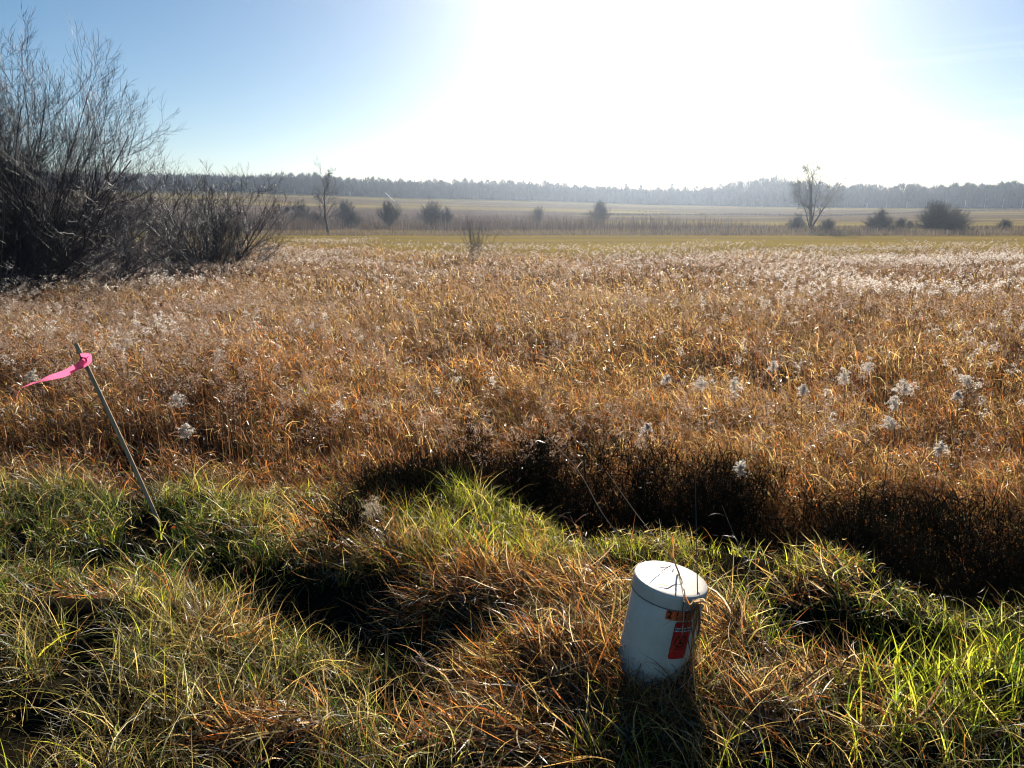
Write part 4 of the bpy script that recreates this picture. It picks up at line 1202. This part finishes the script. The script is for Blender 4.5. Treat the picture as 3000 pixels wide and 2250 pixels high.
# round / brushy shrubs across the fields
rs = dict(pts=[7, 5, 4], up=[.0, .15, .1], wob=[.05, .08, .1], taper=[.7, .7, .6], kids=[9, 5, 0], t0=[.15, .15, 0],
          ang=[(.15, .5), (.2, .6), (0, 0)], rk=[.6, .6, .6], lk=[.34, .5, .5], rmin=.012)
SHR = [(1392, 738, 42, 3.3, 13, .0, .9, 'small vase shaped bush standing in the seed heads at centre', .003),
       (1140, 655, 150, 6.0, 60, .0, .8, 'bare bush below the leaning white pole', .02),
       (1262, 652, 155, 6.0, 60, .0, .9, 'wide bare bush, left of the pair right of the leaning pole', .02),
       (1308, 652, 157, 4.5, 40, .0, .8, 'bare bush, right of the pair right of the leaning pole', .02),
       (1578, 632, 180, 4.6, 40, .0, .8, 'small hazy bush in the middle of the far slope', .02),
       (1758, 640, 170, 6.0, 70, .0, .8, 'larger hazy bush under the brightest part of the sky', .02),
       (2577, 682, 128, 4.3, 120, .0, 1.15, 'rounded dense bush, left of the big one at right', .014),
       (2637, 680, 130, 2.6, 50, .0, .8, 'small narrow bush between the two rounded bushes', .014),
       (2662, 678, 134, 1.8, 30, .0, .8, 'tiny sparse bush just right of the narrow one', .014),
       (2738, 682, 128, 5.9, 150, .0, 1.0, 'biggest rounded bush in the right field', .014),
       (2790, 682, 130, 5.0, 110, .0, 1.05, 'rounded bush joined to the right of the biggest one', .014),
       (2943, 664, 140, 2.3, 60, .0, 1.1, 'low dark bush near the right edge of the far field', .014),
       (2333, 672, 132, 2.9, 60, .0, 1.1, 'low bush left of the forked tree trunk', .014),
       (2425, 672, 133, 2.5, 60, .0, 1.1, 'low bush right of the forked tree trunk', .014),
       (880, 612, 185, 5.8, 70, .0, 1.2, 'dark green bush behind the leaning tree on the left slope', .02),
       (1010, 618, 178, 6.2, 60, .0, .9, 'tall bare bush right of the leaning tree', .02),
       (1030, 648, 150, 4.0, 60, .0, 1.1, 'low brown bush in front of the tall one right of the leaning tree', .016),
       (930, 645, 150, 3.8, 60, .0, 1.1, 'low brown bush left of the leaning tree trunk', .016),
       (840, 582, 250, 2.4, 30, .0, .8, 'tiny bare sapling on the crest at left', .03)]
for (qx, row, Y, H, npr, _, spread, lab, rmin) in SHR:
    b = atY(qx, row, Y); b[2] = float(ground_z(b[0], b[1]))
    pr = []
    for k in range(int(npr * 1.9)):
        a = random.uniform(0, 6.283); t = abs(random.gauss(0, .55)) * spread
        t = min(abs(random.gauss(0, .62)) * spread if spread < 1 else random.uniform(0, 1.4) * min(spread, 1.05), 1.45)
        pr.append(((math.sin(t) * math.cos(a), math.sin(t) * math.sin(a), math.cos(t)), H * random.uniform(.55, .84) * (1 - .12 * t), max(rmin * 1.3, .013)))
    bare_plant('field_bush', b, pr, {**rs, 'rmin': rmin * .7, 'kids': [10, 6, 0], 'wob': [.08, .12, .12]}, 3, lab, 'bush', 'bushes on the fields', M_bush, M_bush)

# ------------------------------------------------------------------ brush, reeds and strips
rd = Acc()
def reed_belt(N, pxr, Y0, Y1, hf, cols, wr, dens=lambda px, y: 1.0, tops=False, acc=rd):
    px = RNG.uniform(*pxr, N); y = RNG.uniform(Y0, Y1, N)
    ok = RNG.random(N) < dens(px, y)
    px, y = px[ok], y[ok]; n = len(px)
    x = (px - 1500) / F * CP * y
    zz_ = ground_z(x, y)
    h = hf(px, y) * RNG.uniform(.35, 1.1, n) * (.35 + 1.2 * fbm(x, y, 5, 151))
    c = np.array(cols)[RNG.integers(0, len(cols), n)] * RNG.uniform(.7, 1.2, (n, 1))
    V, Fq, C_ = blades(np.stack([x, y, zz_ - .05], 1), h, RNG.uniform(*wr, n), RNG.uniform(0, 6.28, n), np.abs(RNG.normal(0, .1, n)), RNG.uniform(0, .35, n), 2, col=c, prof=2)
    acc.add(V, Fq, C_)
GREY = [(.17, .12, .095), (.12, .085, .07), (.23, .165, .125)]
TAN = [(.36, .26, .17), (.42, .32, .22), (.28, .20, .13)]
def belt_h(px, y):
    return np.interp(px, [600, 900, 1000, 1150, 1400, 1900, 2100, 2250, 2400, 3200], [3.4, 3.2, 1.8, 1.7, 3.0, 3.3, 2.6, 1.4, 1.1, .9])
reed_belt(15000, (-200, 3200), 121, 146, belt_h, GREY, (.03, .08), lambda px, y: np.interp(px, [0, 900, 1000, 1150, 1300, 2100, 2300, 3200], [1, 1, .5, .5, 1, 1, .55, .4]))
reed_belt(16000, (500, 3300), 113, 122, lambda px, y: 0.9 + 0 * px, TAN, (.03, .07))
reed_belt(6000, (1900, 3300), 118, 126, lambda px, y: 1.1 + 0 * px, GREY + TAN, (.03, .07))
o = rd.obj('reed_belt', M_brush)
tag(o, 'grey brown belt of reeds and tall weeds beyond the mown field', 'reeds', kind='stuff')
sb = Acc()
reed_belt(34000, (-300, 1750), 140, 235, lambda px, y: 1.5 + 0 * px, GREY + [(.17, .12, .09), (.24, .18, .12)], (.05, .14), lambda px, y: np.clip(1.25 - sstep(1150, 1750, px) - .4 * sstep(190, 235, y), 0, 1) * sstep(.25, .5, fbm((px - 1500) / F * y, y, 12, 161)), acc=sb)
reed_belt(5000, (-300, 3200), 138, 300, lambda px, y: .8 + 0 * px, TAN + GREY, (.05, .12), lambda px, y: sstep(.5, .65, fbm((px - 1500) / F * y * .2, y, 14, 171)) * .6, acc=sb)
# the weedy ditch line that crosses the right-hand slope
def row_to_Y(px, row):
    Yg = np.arange(140, 418, .5); t = (Yg - 135) / 285.0
    rr = 671 * (1 - t) + np.interp(px, TREE_PX, TREE_ROW) * t - 6 * np.sin(t * math.pi)
    return Yg[np.argmin(np.abs(rr - row))]
kx = np.linspace(1700, 3150, 60)
ky = np.array([row_to_Y(a, b) for a, b in zip(kx, np.interp(kx, [1700, 2200, 2400, 2600, 2800, 3150], [629, 630, 634, 627, 618, 612]))])
n = 9000
q_ = RNG.uniform(1700, 3150, n); yy = np.interp(q_, kx, ky) + RNG.normal(0, 1.2, n)
x_ = (q_ - 1500) / F * CP * yy
c = np.array(GREY)[RNG.integers(0, 3, n)] * RNG.uniform(.5, .9, (n, 1))
V, Fq, C_ = blades(np.stack([x_, yy, ground_z(x_, yy) - .05], 1), RNG.uniform(.3, 1.0, n), RNG.uniform(.08, .2, n), RNG.uniform(0, 6.28, n), RNG.uniform(0, .5, n), RNG.uniform(0, .5, n), 2, col=c)
sb.add(V, Fq, C_)
o = sb.obj('slope_brush', M_brush)
tag(o, 'low brown brush scattered over the far slope', 'brush', kind='stuff')

# ------------------------------------------------------------------ woods on the skyline
TOP_PX = [-400, 0, 300, 600, 700, 780, 860, 960, 1050, 1150, 1300, 1450, 1600, 1750, 1900, 2030, 2080, 2150, 2260, 2350, 2450, 2540, 2575, 2640, 2720, 2800, 2950, 3400]
TOP_ROW = [500, 505, 508, 515, 522, 514, 506, 513, 521, 526, 530, 527, 534, 548, 552, 553, 546, 527, 516, 530, 542, 530, 546, 530, 545, 540, 534, 535]
wd = Acc()
def wood_tree(x_, y_, H, dense, col, wmul=1.0):
    z0 = float(ground_z(x_, y_))
    V, Fq, C_ = blades(np.array([[x_, y_, z0 - 1]]), np.array([H * .7]), np.array([.5]), np.array([0.]), np.array([0.0]), np.array([.05]), 3, col=np.array([col]) * .8, prof=3)
    wd.add(V, Fq, C_)
    n = dense
    t = RNG.random(n) ** .8
    cw_ = H * .62
    ph = RNG.uniform(0, 6.283, n)
    rad = cw_ * np.sin(np.clip(t * .85 + .12, 0, 1) * math.pi) * .55 * RNG.random(n) ** .5
    P_ = np.stack([x_ + np.cos(ph) * rad, y_ + np.sin(ph) * rad, z0 + H * (.08 + .78 * t)], 1)
    c = np.array([col]) * RNG.uniform(.7, 1.3, (n, 1))
    V, Fq, C_ = blades(P_, RNG.uniform(.08, .20, n) * H, RNG.uniform(.10, .26, n) * wmul, ph, RNG.uniform(.05, .75, n), RNG.uniform(-.4, .4, n), 2, col=c, prof=1.3)
    wd.add(V, Fq, C_)
def wood_row(Y, step, jit, hmul, dense, px0=-350, px1=3350):
    q = px0
    while q < px1:
        qq = q + random.uniform(-jit, jit); yy = Y + random.uniform(-12, 12)
        x_ = (qq - 1500) / F * CP * yy
        rowt = np.interp(qq, TOP_PX, TOP_ROW) - 4 + random.choice([random.uniform(-9, 0), random.uniform(0, 12), random.uniform(0, 6)])
        z0 = float(ground_z(x_, yy))
        H = (CAMZ + yy * float(slope_row(rowt)) - z0) * hmul
        ever = (qq > 2740 and random.random() < .7)
        col = (.035, .05, .03) if ever else random.choice([(.045, .040, .042), (.06, .05, .048), (.038, .036, .038)])
        wood_tree(x_, yy, H, int(dense * (1.5 if ever else 1)), col, 1.7 if ever else 1.0)
        q += step
wood_row(432, 17, 8, .78, 420)
wood_row(446, 15, 8, .93, 420)
wood_row(462, 14, 8, 1.0, 420)
# understorey so the wood closes up below
n = 80000
qx = RNG.uniform(-350, 3350, n); yy = RNG.uniform(419, 450, n); x_ = (qx - 1500) / F * CP * yy
c = np.array([(.040, .036, .042)]) * RNG.uniform(.7, 1.3, (n, 1))
V, Fq, C_ = blades(np.stack([x_, yy, ground_z(x_, yy) - 1.0 + RNG.random(n) ** 2 * 7], 1), RNG.uniform(2.5, 6, n), RNG.uniform(.3, .7, n), RNG.uniform(0, 6.28, n), RNG.uniform(0, .6, n), RNG.uniform(0, .5, n), 2, col=c)
wd.add(V, Fq, C_)
o = wd.obj('distant_woods', M_brush)
tag(o, 'bare bluish woodland along the skyline behind the fields', 'woods', kind='stuff')
# conifers that stand out of it
for (qx, rt, lab) in [(1831, 536, 'leftmost dark conifer poking out of the hazy skyline'), (1874, 541, 'middle small conifer poking out of the hazy skyline'), (1965, 536, 'broadest conifer on the hazy skyline, right of the others'), (1925, 546, 'shortest conifer on the hazy skyline')]:
    Y = 455; x_ = (qx - 1500) / F * CP * Y; z0 = float(ground_z(x_, Y))
    H = CAMZ + Y * float(slope_row(rt)) - z0
    e = empty('conifer_tree', (x_, Y, z0), lab, 'conifer', 'conifers on the skyline')
    V, Fq = tubes([(np.array([[0, 0, 0], [0, 0, H * .5], [0, 0, H]]), np.array([.25, .15, .03]))], 6)
    link('trunk', mesh_np('trunk', V, Fq, None, True), M_farbark, e)
    n = 700; t = RNG.random(n); ph = RNG.uniform(0, 6.283, n); rad = (1 - t) * 2.6 * RNG.random(n) ** .5
    P_ = np.stack([np.cos(ph) * rad, np.sin(ph) * rad, H * (.15 + .83 * t)], 1)
    V, Fq, C_ = blades(P_, RNG.uniform(.5, 1.4, n), RNG.uniform(.2, .5, n), ph, RNG.uniform(1, 1.8, n), RNG.uniform(0, .4, n), 2, col=np.tile((.03, .045, .028), (n, 1)))
    q = Acc(); q.add(V, Fq, C_); q.obj('crown', M_brush, e)

# ------------------------------------------------------------------ poles
M_pole = mat_simple('weathered_pole', (.42, .40, .37), .7, .3, (2, .2))
POSTS = [(787, 552, 567), (869, 555, 569), (1029, 563, 577), (2229, 594, 607), (2536, 598, 609), (2593, 592, 610), (2652, 592, 610), (2709, 590, 611), (2766, 586, 611), (2822, 586, 611), (2879, 582, 611), (2932, 580, 610), (2988, 582, 611)]
for i, (qx, rt, rb0) in enumerate(POSTS):
    Y = 412; x_ = (qx - 1500) / F * CP * Y; z0 = float(ground_z(x_, Y))
    H = max(2.6, Y * (float(slope_row(rt)) - float(slope_row(rb0))))
    where = ('first of the three thin posts on the crest at left', 'second of the three thin posts on the crest at left', 'third of the three thin posts, nearest the leaning pole', 'lone thin post left of the forked tree',
             'shortest thin post between the forked tree and the rounded bushes', 'thin post above the left rounded bush', 'thin post above the narrow bush', 'thin post just left of the braced one',
             'thin post that carries the slanting brace', 'thin post first right of the braced one', 'thin post second right of the braced one', 'thin post second from the right edge', 'rightmost thin post before the woods')[i]
    e = empty('field_post', (x_, Y, z0), where, 'post', 'thin posts along the far field edge')
    V, Fq = tubes([(np.array([[0, 0, -.4], [0, 0, H * .5], [.02, 0, H]]), np.array([.16, .13, .11]))], 8)
    link('pole', mesh_np('pole', V, Fq, None, True), M_pole, e)
    V, Fq = tubes([(np.array([[0, 0, H - .02], [.02, 0, H + .1]]), np.array([.14, .05]))], 8)
    link('pole_cap', mesh_np('pole_cap', V, Fq, None, True), M_farbark, e)
    if i == 8:
        V, Fq = tubes([(np.array([[0, 0, H * .9], [-2.4, -.5, H * .45], [-4.9, -1.0, -.3]]), np.array([.16, .16, .16]))], 8)
        link('brace', mesh_np('brace', V, Fq, None, True), M_pole, e)
Y = 315
A_, B_ = atY(1129, 565, Y + 6), atY(1174, 607, Y)
gz = B_[2]
e = empty('leaning_pole', B_, 'pale pole leaning steeply left over the brush of the far slope', 'pole')
D_ = A_ - B_
foot = B_ - D_ / np.linalg.norm(D_) * 0
# continue down to the ground behind the bush
k = (B_[2] - float(ground_z(B_[0], B_[1]))) / max(D_[2], .1)
V, Fq = tubes([(np.array([-D_ * k, np.zeros(3), D_ * .5, D_]), np.array([.17, .17, .16, .14]))], 8)
link('pole', mesh_np('pole', V, Fq, None, True), mat_simple('bleached_wood', (.75, .72, .66), .5, .4, (3, .1)), e)
V, Fq = tubes([(np.array([D_, D_ * 1.02]), np.array([.145, .05]))], 8)
link('pole_tip', mesh_np('pole_tip', V, Fq, None, True), M_farbark, e)

# ------------------------------------------------------------------ haze
if HAZE_DENSITY > 0:
    hz = Acc(); box_bm(hz, (0, 330, 12.5), 1700, 700, 35)
    m = bpy.data.materials.new('air'); m.use_nodes = True; t = m.node_tree; t.nodes.clear()
    o_ = t.nodes.new('ShaderNodeOutputMaterial'); v = t.nodes.new('ShaderNodeVolumePrincipled')
    v.inputs['Color'].default_value = (.70, .82, 1.0, 1)
    v.inputs['Density'].default_value = HAZE_DENSITY
    v.inputs['Anisotropy'].default_value = HAZE_G
    t.links.new(v.outputs[0], o_.inputs['Volume'])
    h_ = hz.obj('haze', m)
    h_['kind'] = 'stuff'; h_['label'] = 'thin pale air over the fields'; h_['category'] = 'haze'
print('verts', sum(len(o.data.vertices) for o in scene.objects if o.type == 'MESH'))
